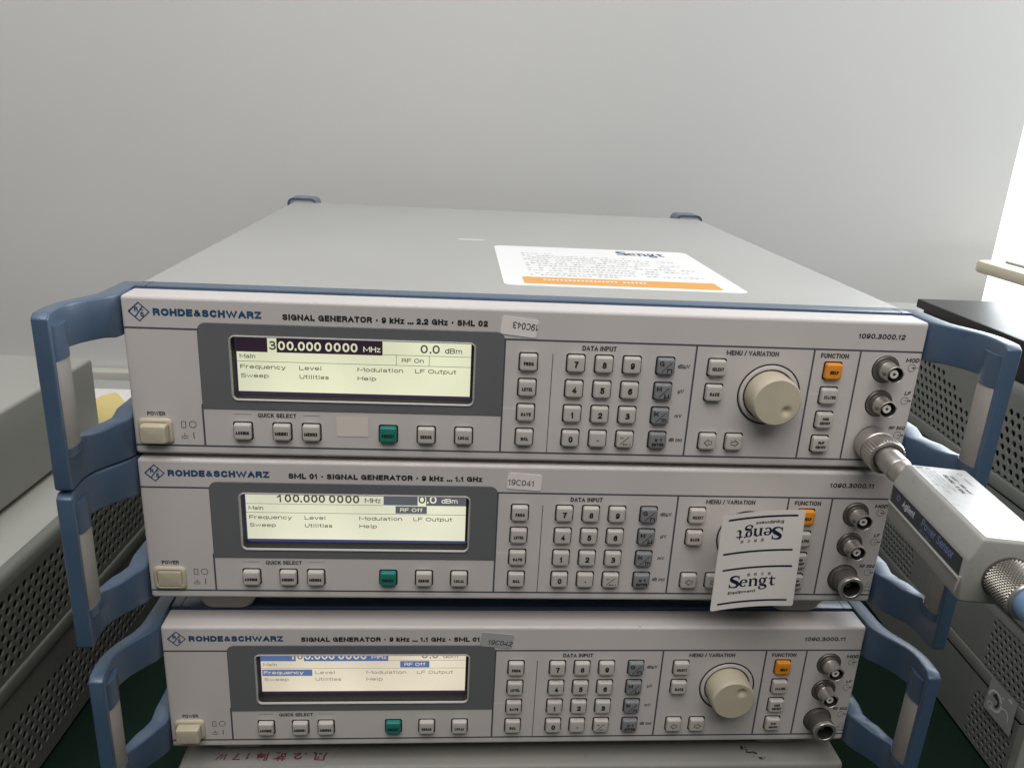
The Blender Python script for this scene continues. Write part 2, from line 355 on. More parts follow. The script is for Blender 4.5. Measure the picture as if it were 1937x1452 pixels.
def stroke2d(pts, wid):
    """ribbon along pts; wid a number or one width per point"""
    n = len(pts); W = wid if isinstance(wid, (list, tuple)) else [wid] * n
    V = []; F = []
    for i, p in enumerate(pts):
        a = pts[max(i-1, 0)]; b = pts[min(i+1, n-1)]
        dx, dy = b[0]-a[0], b[1]-a[1]; l = math.hypot(dx, dy) or 1
        nx, ny = -dy/l*W[i]/2, dx/l*W[i]/2
        V += [(p[0]+nx, p[1]+ny), (p[0]-nx, p[1]-ny)]
    for i in range(n-1): F.append([2*i, 2*i+1, 2*i+3, 2*i+2])
    return V, F
def stroke(m, pts, wid, mt='ink', y=-.12):
    V, F = stroke2d(pts, wid); m.add([(p[0], y, p[1]) for p in V], F, mt)
def arc(cx, cz, r, a0, a1, n=24, ry=None):
    ry = r if ry is None else ry
    return [(cx + r*math.cos(math.radians(a0+(a1-a0)*i/n)), cz + ry*math.sin(math.radians(a0+(a1-a0)*i/n))) for i in range(n+1)]
def rrect(x0, x1, z0, z1, r, n=6):
    P = []
    rr = r if isinstance(r, (list, tuple)) else [r]*4        # bl, br, tr, tl
    for (cx, cz, a, q) in ((x0+rr[0], z0+rr[0], 180, rr[0]), (x1-rr[1], z0+rr[1], 270, rr[1]), (x1-rr[2], z1-rr[2], 0, rr[2]), (x0+rr[3], z1-rr[3], 90, rr[3])):
        P += arc(cx, cz, q, a, a+90, n)
    return P
def ring_fill(outer, inner):
    """planar faces between an outline and a hole, as 2D verts and faces"""
    b = bmesh.new(); es = []
    for L in (outer, inner):
        vv = [b.verts.new((p[0], 0, p[1])) for p in L]
        es += [b.edges.new((vv[i], vv[(i+1) % len(vv)])) for i in range(len(vv))]
    bmesh.ops.triangle_fill(b, edges=es, use_beauty=True)
    b.verts.index_update()
    V = [(v.co.x, v.co.z) for v in b.verts]; F = [[v.index for v in f.verts] for f in b.faces]; b.free()
    return V, F
def loops(m, Ls, mt, cap=True, smooth=True):
    """Ls: list of closed loops of 3D points with equal counts"""
    n = len(Ls[0]); V = [p for L in Ls for p in L]; F = []
    for j in range(len(Ls)-1):
        for i in range(n):
            k = (i+1) % n; F.append([j*n+i, j*n+k, (j+1)*n+k, (j+1)*n+i])
    if cap: F.append([(len(Ls)-1)*n+i for i in range(n)])
    m.add(V, F, mt, smooth)

# ------------------------------------------------------------------ room: desk, wall, window
def build_room():
    m = MB(); m.box(-1400, 1700, -700, 612, -30, 0, 'mat_green', 2); o = m.build('desk_top'); struct(o)
    m = MB(); m.box(-2600, 889, 620, 720, -700, 2300, 'wall', 3)
    o = m.build('back_wall'); struct(o)
    m = MB(); m.box(700, 4200, 1500, 1510, -900, 2600, 'sky'); o = m.build('sky'); struct(o)
    m = MB(); m.box(-1500, -120, 598, 618, 118, 147, 'trunking', 2.5)
    o = m.build('cable_trunking'); tag(o, 'cream cable trunking running along the white wall behind the left cabinets', 'trunking')

# ------------------------------------------------------------------ perforated sheets
def perforate(m, inside, u0, u1, v0, v1, p, r, mt, put, depth=1.6):
    """hexagon tiles with round holes; put(u, v, d) gives the 3D point d behind the sheet"""
    row = p * math.sqrt(3) / 2; R = p / math.sqrt(3); n = 12
    j = 0; v = v0 + p * .5
    cells = []
    while v < v1 - p * .4:
        u = u0 + p * .5 + (p/2 if j % 2 else 0)
        while u < u1 - p * .4:
            if inside(u, v): cells.append((u, v))
            u += p
        v += row; j += 1
    for (u, v) in cells:
        out = []; inn = []; inn2 = []
        for i in range(n):
            a = 2*math.pi*i/n + math.pi/6
            k = (a - math.pi/6) % (math.pi/3) - math.pi/6
            ro = R * math.cos(math.pi/6) / math.cos(k)
            # hexagon with a corner pointing up
            out.append(put(u + ro*math.cos(a - math.pi/6 + math.pi/6*0), v + ro*math.sin(a - math.pi/6), 0))
            inn.append(put(u + r*math.cos(a - math.pi/6), v + r*math.sin(a - math.pi/6), 0))
            inn2.append(put(u + r*math.cos(a - math.pi/6), v + r*math.sin(a - math.pi/6), depth))
        F = []
        for i in range(n):
            k = (i+1) % n; F += [[i, k, n+k, n+i], [n+i, n+k, 2*n+k, 2*n+i]]
        m.add(out + inn + inn2, F, mt)
    return cells

def hex_outline_plain(m, u0, u1, v0, v1, mt, put):
    m.add([put(u0, v0, 0), put(u1, v0, 0), put(u1, v1, 0), put(u0, v1, 0)], [[0, 1, 2, 3]], mt)

def sheet_with_holes(m, U0, U1, V0, V1, blocks, mt, put, p, r, nsub=None):
    """a side sheet U0..U1 x V0..V1 : hole cells where a block says so, plain tiles elsewhere, all on one hexagon lattice"""
    row = p * math.sqrt(3) / 2; R = p / math.sqrt(3); n = 12
    nu = int((U1-U0)/p) + 2; nv = int((V1-V0)/row) + 2
    for j in range(nv):
        for i in range(nu):
            u = U0 + i*p + (p/2 if j % 2 else 0); v = V0 + j*row
            hole = any(b(u, v) for b in blocks)
            cl = lambda a, b_: put(min(max(a, U0), U1), min(max(b_, V0), V1), 0)
            hexa = [(u + R*math.cos(math.radians(30+60*k)), v + R*math.sin(math.radians(30+60*k))) for k in range(6)]
            if max(h[0] for h in hexa) < U0 or min(h[0] for h in hexa) > U1 or max(h[1] for h in hexa) < V0 or min(h[1] for h in hexa) > V1: continue
            if not hole:
                m.add([cl(*h) for h in hexa], [list(range(6))], mt); continue
            out = []
            for k in range(6):
                a = hexa[k]; b_ = hexa[(k+1) % 6]; out += [a, ((a[0]+b_[0])/2, (a[1]+b_[1])/2)]
            A = [math.radians(30 + 30*k) for k in range(12)]
            V = [cl(*q) for q in out] + [put(u + r*math.cos(a), v + r*math.sin(a), 0) for a in A] + [put(u + r*math.cos(a), v + r*math.sin(a), 1.5) for a in A]
            F = []
            for k in range(12):
                q = (k+1) % 12; F += [[k, q, 12+q, 12+k], [12+k, 12+q, 24+q, 24+k]]
            m.add(V, F, mt)

YAW = -math.atan(0.052)
def cabinet(label, origin, side, depth0, depth1, width, z0, z1, ridge, up, low, p, r, cat='instrument', light_top=True, p2=None, r2=None, rail=1.6):
    """grey instrument case; its visible side is at local x = 0 and its body lies on the far side. side +1: body to -x"""
    t = thing('instrument_case', label, cat, (origin[0], origin[1], z0 + ZT), YAW, 'grey perforated instrument cases')
    h = z1 - z0; sg = -side
    m = MB()
    xa, xb = sorted((sg*6, sg*width))
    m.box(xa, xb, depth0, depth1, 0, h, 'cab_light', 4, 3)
    m.build('case_shell', t)
    put = lambda u, v, d: (sg*d*1.0 + (0 if True else 0), u, v)
    zr = ridge - z0
    # near-black sheet standing in for the shade inside, behind the holes
    m = MB(); xa, xb = sorted((sg*4.2, sg*5.6)); m.box(xa, xb, depth0+4, depth1-4, 6, h-6, 'cab_dark'); m.build('inner_shade_sheet', t)
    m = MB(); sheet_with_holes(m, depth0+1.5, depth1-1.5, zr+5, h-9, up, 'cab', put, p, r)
    # top lip of the sheet, folded on to the lid
    Vt = []
    prof = [(0, h-9), (0.3, h-4), (1.6, h-1.2), (4, h+.25), (9, h+.4)]
    for d, z in prof: Vt += [(sg*d, depth0+1.5, z), (sg*d, depth1-1.5, z)]
    m.add(Vt, [[2*i, 2*i+1, 2*i+3, 2*i+2] for i in range(4)], 'cab', True)
    # the front and back returns of the sheet
    for yy in (depth0+1.5, depth1-1.5):
        m.add([(0, yy, zr+5), (sg*6, yy, zr+5), (sg*6, yy, h-9), (0, yy, h-9)], [[0, 1, 2, 3]], 'cab')
    m.build('upper_side_panel', t)
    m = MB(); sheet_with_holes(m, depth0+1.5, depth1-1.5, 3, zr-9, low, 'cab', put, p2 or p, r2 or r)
    for yy in (depth0+1.5, depth1-1.5):
        m.add([(0, yy, 3), (sg*6, yy, 3), (sg*6, yy, zr-9), (0, yy, zr-9)], [[0, 1, 2, 3]], 'cab')
    m.add([(0, depth0+1.5, 3), (0, depth1-1.5, 3), (sg*7, depth1-1.5, 3), (sg*7, depth0+1.5, 3)], [[0, 1, 2, 3]], 'cab')
    m.build('lower_side_panel', t)
    m = MB(); xa, xb = sorted((-sg*rail, sg*6)); m.box(xa, xb, depth0+.5, depth1-.5, zr-8.6, zr+4.6, 'cab', 2.2, 3); m.build('side_rail', t)
    return t

def build_cabinets():
    # left: a perforated case on the desk with a plain box on top, further from the stack
    B = cabinet('grey perforated case left of the stack with a plain grey box on its lid', (-136.6, 0, 0), 1, -160, 500, 430, -300, -131, -209,
                [lambda u, v: 98 < v < 152], [lambda u, v: 14 < v < 60], 9.0, 3.0)
    A = thing('equipment_box', 'plain grey metal box without holes lying on the left perforated case', 'equipment box', (-186.5, 0, -130.2 + ZT), YAW)
    m = MB(); m.box(-420, 0, -150, 334, 2.5, 79, 'cab_light', 3.5, 3); m.build('shell', A)
    m = MB()
    for x in (-400, -18):
        for y in (-130, 310): m = MB(); m.box(x-9, x+9, y-9, y+9, 0, 3, 'cab_dark', .8); m.build('foot_pad', A)
    # paper and folder behind the box
    T = Matrix.Translation((0, 0, 0))
    zb = -300 + 169 + .5
    m = MB(); m.box(-262, -152, 345, 466, zb, zb + 1.6, 'paper', .3); o = m.build('paper_stack')
    o.location = Vector((0, 0, ZT)) * S; tag(o, 'white sheets of paper behind the plain box under a yellow folder', 'paper')
    m = MB(); P = [(-225, 350), (-176, 352), (-172, 407), (-195, 443), (-202, 451), (-212, 440)]
    z = zb + 1.9; n = len(P)
    m.add([(x, y, z) for x, y in P] + [(x, y, z + 1.2) for x, y in P], [list(range(n))[::-1], [n+i for i in range(n)]] + [[i, (i+1) % n, n+(i+1) % n, n+i] for i in range(n)], 'yellow')
    o = m.build('folder'); o.location = Vector((0, 0, ZT)) * S; tag(o, 'bright yellow paper folder on white sheets, seen through the top left handle', 'folder')
    # right: two perforated cases, one on the other, and a black box on them
    def Dup(u, v): return (66 < u < 119 and 73 < v < 122) or (245 < u < 330 and 68 < v < 116 and v < 116 and u > 245 + max(0, (v-85))*.2)
    def Dlow(u, v): return 68 < u < 119 and 4 < v < 50
    D = cabinet('lower grey perforated case right of the stack with a torn label on its rail', (607.0, 0, 0), -1, 63, 470, 330, -300, -172.6, -231,
                [Dup], [Dlow], 6.4, 2.1, rail=.45)
    def Cup(u, v):                      # v = 0 at z -172
        z = v - 172
        a = z > -74 and z < -14 and 40 < u < 170
        st = 206 if z < -46 else 214 if z < -40 else 230 if z < -30 else 245 if z < -23 else 260
        return a or (z > -74 and z < -17 and st < u < 330)
    C = cabinet('upper grey perforated case beside the top right handle, a black box on its lid', (605.5, 0, 0), -1, 20, 470, 330, -172, 2.6, -78,
                [Cup], [], 8.6, 2.8, rail=.6)
    m = MB()
    m.add([(-1.9, 69, 44), (-1.9, 104, 44), (-1.9, 103, 74), (-1.9, 70, 75)], [[0, 1, 2, 3]], 'film')
    for (cy, cz, r, a0, a1, mt, wd) in ((93, 58, 8, 0, 300, 'ptfe', 2.0), (93, 58, 4.2, 40, 250, 'stain', 2.2), (80, 55, 8, 30, 330, 'film', 1.6), (80, 55, 5, 0, 200, 'ptfe', 1.0), (97, 51, 3, 0, 360, 'ptfe', .8)):
        V, F = stroke2d(arc(cy, cz, r, a0, a1), wd); m.add([(-2.05, p[0], p[1]) for p in V], F, mt)
    for cy, cz, w_, h_ in ((91, 60, 4, 5), (84, 66, 3, 1.5), (75, 70, 5, 2)):
        m.add([(-2.1, cy, cz), (-2.1, cy+w_, cz+.6), (-2.1, cy+w_*.8, cz+h_), (-2.1, cy+.4, cz+h_*.7)], [[0, 1, 2, 3]], 'stain' if w_ == 4 else 'chip')
    o = m.build('torn_label', D); o['label'] = 'torn shiny label remains on the rail'
    K = thing('black_box', 'flat black box with overhanging lid on the upper right perforated case', 'equipment box', (610.0, 0, 3.6 + ZT), 0)
    m = MB(); m.box(7, 330, 40, 314, 0, 24.4, 'slab_body', 1); m.build('body', K)
    m = MB(); m.box(3, 335, 36, 321, 24.6, 32.9, 'slab', 1.2, 3); m.build('lid', K)
    V = thing('desk_tray', 'cream plastic tray with grey inset in front of the bright window', 'tray', (818, 380, 0), 0)
    m = MB()
    Ls = []
    for ins, z in ((1.5, 328), (0, 330), (0, 339.5), (1.2, 341.5), (3.5, 342)):
        Ls.append([(x, y, z) for x, y in rrect(ins, 240 - ins, -60 + ins, 178 - ins, 16)])
    loops(m, Ls, 'beige_dev'); m.add(Ls[0], [list(range(len(Ls[0])))[::-1]], 'beige_dev'); m.build('tray_body', V)
    m = MB(); m.box(28, 226, -48, 156, 342.1, 345, 'grey_dev', 1.2); m.build('inset', V)
    m = MB(); m.box(120, 190, 20, 120, 0, 327.9, 'beige_dev', 4); m.build('pedestal', V)

# ------------------------------------------------------------------ lower instrument (only its lid and front edge show)
def build_base_unit():
    t = thing('base_instrument', 'worn pale grey case under the stack with red handwriting taped on its lid', 'instrument', (4.6, -2, 0))
    top = -211 + ZT
    m = MB(); m.box(0, 429, 0, 430, 8, top, 'worn', 2.5, 3); m.build('case_shell', t)
    m = MB()
    for x in (20, 370):
        for y in (15, 380): m = MB(); m.box(x, x+40, y, y+35, 0, 8.5, 'foot', 1.5); m.build('foot', t)
    m = MB(); m.box(10, 419, -1.2, 3, 14, top - 9, 'cab', .6); m.build('front_plate', t)
    # tape with handwriting, read from the other side
    m = MB(); zt = top + .12
    P = [(3, 1.6), (90, 1.2), (92, 8), (98, 17), (97, 60), (3, 60)]
    m.add([(x, y, zt) for x, y in P], [list(range(len(P)))], 'film')
    o = m.build('clear_tape', t)
    m = MB()
    rr = random.Random(3)
    for ch, cx, wd in (('7', 30, 5), ('W', 22, 6), ('1', 37.5, 2), ('障', 46, 7.5), ('故', 57, 8), ('2', 68, 5), ('.', 73, 1), ('风', 82, 9)):
        V, F = text2d(ch, 0, wd, 0, 5.6, .022, rr.uniform(-.1, .3))
        a = math.pi + rr.uniform(-.12, .12); c_, s_ = math.cos(a), math.sin(a)
        m.add([(cx + 4 + (x - wd/2)*c_ - (z - 3)*s_, 9.3 + rr.uniform(-.05, .05) + (x - wd/2)*s_ + (z - 3)*c_, zt + .12) for x, z, _l in V], F, 'ink_red')
    m.build('handwriting', t)
    m = MB(); rr = random.Random(5)
    for i in range(22):
        q_ = rr.random(); cx, cy = 364 + 12*q_ + rr.uniform(-1.5, 1.5), 14.5 - 10*q_ + rr.uniform(-2, 2); a = rr.uniform(.25, 1.3)
        pts = [(cx + a*rr.uniform(.5, 1.3)*math.cos(k), cy + a*rr.uniform(.5, 1.2)*math.sin(k), zt) for k in [i_*.785 for i_ in range(8)]]
        zz = zt + .004*i; m.add([(p[0], p[1], zz) for p in pts], [list(range(8))], 'stain')
    m.build('ink_stain', t)

# ------------------------------------------------------------------ signal generator: shared meshes
WIN = (53.3, 179.8, 33.4, 67.6)           # window opening
def panel_mesh():
    m = MB()
    prof = [(1.7, 0), (1.05, .12), (.5, .5), (.15, 1.05), (0, 1.8), (0, 17)]
    Ls = []
    for ins, y in prof: Ls.append([(x, y, z) for x, z in rrect(ins, 427 - ins, .8 + ins, 87.4 - ins, 1.2 + (1.7-ins)*.2, 3)])
    loops(m, Ls, 'panel', cap=True)
    hole = rrect(*WIN, 2.5)
    V, F = ring_fill([(p[0], p[2]) for p in Ls[0]], hole)
    m.add([(x, 0, z) for x, z in V], F, 'panel')
    h3 = [(x, 0, z) for x, z in hole]; h4 = [(x, 9.5, z) for x, z in hole]
    loops(m, [h3, h4], 'gap', cap=False)
    return m
def key_mesh(kind, legend):
    """cap 9.4 mm square centred on the origin, with its dark surround; legend drawn on the face"""
    m = MB()
    m.add([(x, -.07, z) for x, z in rrect(-5.3, 5.3, -5.3, 5.3, 1.4)], [list(range(28))], 'gap')
    Ls = []
    for hw, y, r in ((4.55, -.09, 1.1), (4.5, -2.2, 1.15), (4.32, -2.75, 1.2), (3.95, -3.05, 1.2), (3.2, -3.12, 1.0)):
        Ls.append([(x, y, z) for x, z in rrect(-hw, hw, -hw, hw, r)])
    loops(m, Ls, kind)
    y = -3.2
    for it in legend:
        if it[0] == 't':
            _, s, x0, x1, z0, cap, b = it[:7]; text(m, s, x0, x1, z0, cap, 'ink', b, y)
        else: stroke(m, it[1], it[2], 'ink', y)
    return m
def word(s, wd=5.0, z=-1.3, cap=2.0): return [('t', s, -wd/2 - .25, wd/2 + .25, z, cap, .052)]
def two(a, b): return [('t', a, -1.8, 1.8, .35, 1.8, .05), ('t', b, -3.0, 3.0, -2.2, 1.8, .048)]
def digit(s): return [('t', s, -1.2 if s != '1' else -.75, 1.2 if s != '1' else .6, -1.8, 3.6, .06 if s == '1' else .036)]
def slash(a, b): return [('t', a, -3.8, -1.2, .5, 2.9, .022), ('t', b, .6, 3.4, -3.1, 2.9, .022), ('s', [(-2.4, -2.9), (2.9, 2.5)], .38)]
ARL = [('s', [(-2.2, -.1), (0, 1.9), (0, .85), (1.9, .85), (1.9, -1.05), (0, -1.05), (0, -2.1), (-2.2, -.1), (-1.6, .45)], .42)]
ARR = [('s', [(-p[0], p[1]) for p in ARL[0][1]], .42)]
KEYS = []          # (x, z, material, legend, label)
def K(x, z, mt, leg, lab=None): KEYS.append((x + 5.15, z - 5.15, mt, leg, lab))
for x, s, wd in ((52.2, 'ASSIGN', 6.6), (72.84, 'MENU1', 6.4), (88.31, 'MENU2', 6.4), (129.46, 'PRESET', 6.2), (150.0, 'ERROR', 5.6), (170.35, 'LOCAL', 5.4)):
    K(x, 20.66, 'key_green' if s == 'PRESET' else 'panel_key', word(s, wd), 'green PRESET key' if s == 'PRESET' else None)
ROW = (64.0, 49.63, 35.3, 20.88)
for z, s, wd in zip(ROW, ('FREQ', 'LEVEL', 'SAVE', 'RCL'), (4.8, 5.2, 5.0, 3.6)): K(203.66, z, 'panel_key', word(s, wd))
for j, rowt in enumerate(('789', '456', '123')):
    for i, ch in enumerate(rowt): K(229.17 + 15.26*i, ROW[j], 'panel_key', digit(ch))
K(229.17, ROW[3], 'panel_key', digit('0'))
K(244.43, ROW[3], 'panel_key', [('s', arc(0, -.4, .25, 0, 360, 10), .5)])
K(259.7, ROW[3], 'panel_key', [('s', [(-2.9, 1.5), (-1.2, 1.5)], .45), ('s', [(-2.8, -2.4), (2.0, 2.2)], .38), ('s', [(-.6, -2.2), (1.6, -2.2)], .5), ('s', [(-1.2, -2.2), (-.5, -2.2)], [.1, 1.4]), ('s', [(2.5, -2.2), (3.1, -2.2)], .6)])
for z, a, b in zip(ROW, 'GMk', 'nµm'): K(278.1, z, 'key_dark', slash(a, b), 'dark grey unit key')
K(278.1, ROW[3], 'key_dark', [('t', 'x 1', -1.9, 2.2, -.1, 2.1, .045), ('t', 'ENTER', -3.3, 3.5, -2.9, 1.9, .045)], 'dark grey ENTER key')
K(306.55, ROW[0], 'panel_key', word('SELECT', 6.0)); K(306.55, ROW[1], 'panel_key', word('BACK', 4.9))
K(306.58, ROW[3], 'panel_key', ARL); K(321.7, ROW[3], 'panel_key', ARR)
K(371.68, ROW[0], 'key_orange', word('HELP', 4.2), 'orange HELP key'); K(371.68, ROW[1], 'panel_key', word('STATUS', 6.2))
K(371.68, ROW[2], 'panel_key', two('MOD', 'ON/OFF')); K(371.68, ROW[3], 'panel_key', two('RF', 'ON/OFF'))

def lettering_mesh():
    m = MB()
    # printed rules
    hz = .5
    rect(m, .3, 37, 70.8-hz, 70.8+hz); rect(m, 195.6, 426.7, 70.8-hz, 70.8+hz)
    rect(m, .3, 426.7, 6.05-hz, 6.05+hz)
    yv = -.09
    for x in (36.75, 195.9): rect(m, x-hz, x+hz, 6.3, 30 if x < 100 else 70.6, y=yv)
    for x in (299.6, 365.15, 391.2): rect(m, x-hz, x+hz, 6.3, 70.6, y=yv)
    rect(m, 221.6, 222.0, 6.3, 63.5, y=yv)
    rect(m, 52.8, 62, 24.75, 24.95); rect(m, 89, 98.3, 24.75, 24.95)
    g = 'ink_grey'
    text(m, 'POWER', 7.9, 17.2, 22.9, 2.35, g, .02)
    text(m, 'QUICK SELECT', 65.3, 85.6, 23.3, 2.4, g, .024)
    text(m, 'DATA INPUT', 237.4, 255.9, 65.9, 2.75, g, .024)
    text(m, 'MENU / VARIATION', 316.3, 345.4, 65.9, 2.75, g, .024)
    text(m, 'FUNCTION', 369.1, 384.8, 65.9, 2.75, g, .024)
    text(m, 'dBµV', 290.3, 297.0, 57.6, 2.2, g, .018); text(m, 'µV', 292, 295.4, 43.4, 2.2, g, .018)
    text(m, 'mV', 291.8, 295.8, 28.9, 2.2, g, .018); text(m, 'dB (m)', 290.1, 297.6, 14.6, 2.2, g, .018)
    text(m, 'MOD', 417.8, 425.3, 64.9, 2.4, 'ink', .03, shear=.12); text(m, 'LF', 421.0, 424.4, 45.9, 2.1, 'ink', .03, shear=.12)
    text(m, 'RF 50Ω', 416.2, 425.6, 25.0, 2.1, 'ink', .025, shear=.1)
    for zc, inn in ((61.7, True), (42.4, False), (21.6, False)):
        stroke(m, arc(421.9, zc, 2.1, 0, 360, 28), .24)
        stroke(m, [(421.9, zc), (425.4, zc)], .24)
        if inn: stroke(m, [(421.9, zc), (423.2, zc)], [.15, 1.2])
        else: stroke(m, [(424.6, zc), (425.8, zc)], [1.1, .1])
    stroke(m, [(422.6, 13.4), (423.9, 16), (425.2, 13.4), (422.6, 13.4)], .2, g)
    text(m, '0.5 W', 420.6, 425.6, 10.9, 1.25, g, .01); text(m, 'REV PWR', 418.8, 425.9, 8.4, 1.25, g, .01)
    # power symbols
    stroke(m, rrect(25.2, 27.3, 16.4, 19.9, .1, 1) + [(25.2, 16.5)], .28); stroke(m, arc(31.0, 18.3, 1.8, 0, 360, 28), .3)
    stroke(m, [(24.9, 10.3), (28.0, 10.3), (28.0, 11.6), (24.9, 11.6), (24.9, 10.3)], .26); stroke(m, [(26.45, 11.6), (26.45, 13.4)], .26)
    rect(m, 30.9, 31.3, 10.1, 13.7, 'ink', -.1)
    return m
def logo_mesh():
    m = MB(); b = 'ink_blue'
    stroke(m, [(3.8, 79.25), (8.85, 84.05), (13.85, 79.25), (8.85, 74.45), (3.8, 79.25), (4.6, 80.0)], .78, b, -.1)
    stroke(m, [(6.6, 76.2), (11.0, 82.2)], .6, b, -.11)
    text(m, 'R', 6.6, 8.5, 79.3, 2.5, b, .03, -.12); text(m, 'S', 9.4, 11.2, 76.7, 2.5, b, .03, -.13)
    stroke(m, [(9.9, 80.2), (11.2, 80.2)], .4, b, -.12)
    text(m, 'ROHDE&SCHWARZ', 15.7, 69.8, 77.5, 3.85, b, .048)
    return m
def bezel_mesh():
    m = MB(); o = rrect(37.2, 195.5, 27.7, 74.3, [.6, .6, 4.5, 4.5]); h = rrect(WIN[0]-.9, WIN[1]+.9, WIN[2]-.9, WIN[3]+.9, 3.2)
    V, F = ring_fill(o, h); m.add([(x, -.35, z) for x, z in V], F, 'bezel')
    loops(m, [[(x, -.35, z) for x, z in o], [(x, .0, z) for x, z in rrect(36.8, 195.9, 27.3, 74.7, [.6, .6, 4.8, 4.8])]], 'line', cap=False)
    loops(m, [[(x, -.35, z) for x, z in h], [(x, .0, z) for x, z in h]], 'bezel', cap=False)
    return m
def trim_mesh():
    m = MB(); a = WIN
    Ls = []
    for o_, y in ((.95, -.3), (.75, -.75), (.35, -.95), (.05, -.75), (-.1, .6)):
        Ls.append([(x, y, z) for x, z in rrect(a[0]-o_, a[1]+o_, a[2]-o_, a[3]+o_, 2.5+o_)])
    loops(m, Ls, 'frame_trim', cap=False); return m
def pane_mesh():
    m = MB(); m.add([(x, 1.6, z) for x, z in rrect(WIN[0]+.02, WIN[1]-.02, WIN[2]+.02, WIN[3]-.02, 2.4)], [list(range(28))], 'pane'); return m
def back_mesh(edge):
    m = MB(); a = WIN
    rect(m, a[0]-1, a[1]+1, a[2]-1, a[3]+4, 'gap', 9.3)
    return m
def power_collar_mesh():
    m = MB(); Ls = []
    for o_, y in ((0, -.05), (.2, -.9), (.8, -1.5), (1.7, -1.6), (2.1, -1.2), (2.2, -.1)):
        Ls.append([(x, y, z) for x, z in rrect(2.8+o_, 20.8-o_, 6.9+o_, 21.6-o_, 2.6, 5)])
    loops(m, Ls, 'cream', cap=False)
    m.add([(x, -.1, z) for x, z in rrect(4.6, 19.2, 8.6, 20, 1.2)], [list(range(28))], 'gap')
    return m
def power_button_mesh():
    m = MB(); Ls = []
    for o_, y in ((0, -.15), (0.05, -5.4), (.5, -6.1), (1.3, -6.3)):
        Ls.append([(x, y, z) for x, z in rrect(5.1+o_, 18.7-o_, 8.9+o_, 19.2-o_, 1.0)])
    loops(m, Ls, 'cream'); return m
def knob_ring_mesh():
    m = MB(); c = (343.1, 0, 44)
    m.lathe([(17.7, .05), (17.6, .5), (17.2, .55), (16.9, .2)], c, 'gap', n=72, cap1=False)
    m.lathe([(16.9, .2), (16.4, .9), (14.9, 1.0), (14.4, .3)], c, 'panel', n=72, cap1=False)
    m.lathe([(14.4, .3), (14.2, .1), (0.5, .1)], c, 'gap', n=72)
    return m
def knob_mesh():
    m = MB(); R0 = 13.75; n = 72; V = []; F = []
    prof = [(R0, .3), (R0-.05, 8), (R0-.25, 12.6), (R0-.55, 13.4), (R0-1.2, 13.9)]
    m.lathe(prof, (0, 0, 0), 'cream', n=n, cap1=False)
    # face with a finger dimple: polar grid
    nr = 26; V = []; F = []; dx, dz, dr = 5.6, -4.9, 3.9
    for j in range(nr+1):
        r = (R0-1.2)*(1-j/nr) if j < nr else .001
        for i in range(n):
            a = 2*math.pi*i/n; x, z = r*math.cos(a), r*math.sin(a)
            d = math.hypot(x-dx, z-dz); y = -13.9 - .5*(1-(r/R0)**2)*0
            if d < dr: y += 1.5*(math.cos(d/dr*math.pi)+1)/2
            V.append((x, y, z))
    for j in range(nr):
        for i in range(n):
            k = (i+1) % n; F.append([j*n+i, j*n+k, (j+1)*n+k, (j+1)*n+i])
    m.add(V, F, 'cream', True)
    return m
def bnc_mesh():
    m = MB()
    m.lathe([(7.9, .06), (7.75, .25), (7.5, .3)], (0, 0, 0), 'gap', n=48, cap1=False)
    m.lathe([(7.5, .1), (7.4, .55), (7.1, .8), (5.6, .8), (5.3, 1.5), (5.2, 3.4)], (0, 0, 0), 'steel_dark', n=48, cap1=False)
    m.lathe([(5.2, 3.4), (4.85, 3.9), (4.8, 9.7), (4.65, 10.6), (4.35, 10.8), (4.2, 10.6)], (0, 0, 0), 'steel', n=48, cap1=False)
    m.lathe([(4.2, 10.6), (4.1, 9.6), (4.0, 4.5), (2.5, 4.4)], (0, 0, 0), 'bore', n=48, cap1=False)
    m.lathe([(2.45, 4.4), (2.4, 9.3), (2.2, 9.6), (.95, 9.6)], (0, 0, 0), 'ptfe', n=32, cap1=False)
    m.lathe([(.95, 9.55), (.85, 9.4), (.45, 9.3)], (0, 0, 0), 'steel_bright', n=16, cap1=False); m.lathe([(.45, 9.3), (.40, 7)], (0, 0, 0), 'gap', n=16)
    for sx in (-1, 1): m.box(min(sx*4.6, sx*5.9), max(sx*4.6, sx*5.9), -9.2, -7.2, -1, 1, 'steel_dark', .3)
    return m
def rf_mesh():
    m = MB(); c = (0, 0, 0)
    m.lathe([(9.3, .06), (9.2, .3), (8.9, .35)], c, 'gap', n=48, cap1=False)
    m.lathe([(8.9, .1), (8.8, .8), (7.9, 1.1), (7.6, 1.4)], c, 'steel_dark', n=48, cap1=False)
    prof = [(7.0, 1.4)]; d = 1.6
    while d < 9.0: prof += [(6.7, d), (7.5, d+.45), (7.5, d+.6), (6.7, d+1.0)]; d += 1.06
    m.lathe(prof, c, 'steel_dark', n=56, cap1=False, smooth=False)
    m.lathe([(7.0, 9.4), (6.9, 10.3), (7.3, 10.7), (7.35, 11.8), (7.0, 12.3), (5.4, 12.3), (5.15, 12.0)], c, 'steel', n=56, cap1=False)
    m.lathe([(5.15, 12.0), (5.05, 11), (5.0, 3), (.5, 3)], c, 'bore', n=40); m.lathe([(1.7, 3), (1.65, 7.4), (1.4, 7.6), (.8, 7.6), (.7, 5)], c, 'steel_bright', n=24)
    return m
def cover_mesh():
    m = MB(); m.box(.6, 426.4, 30.6, 444, .8, 88.6, 'cover', 1.6, 3)
    return m
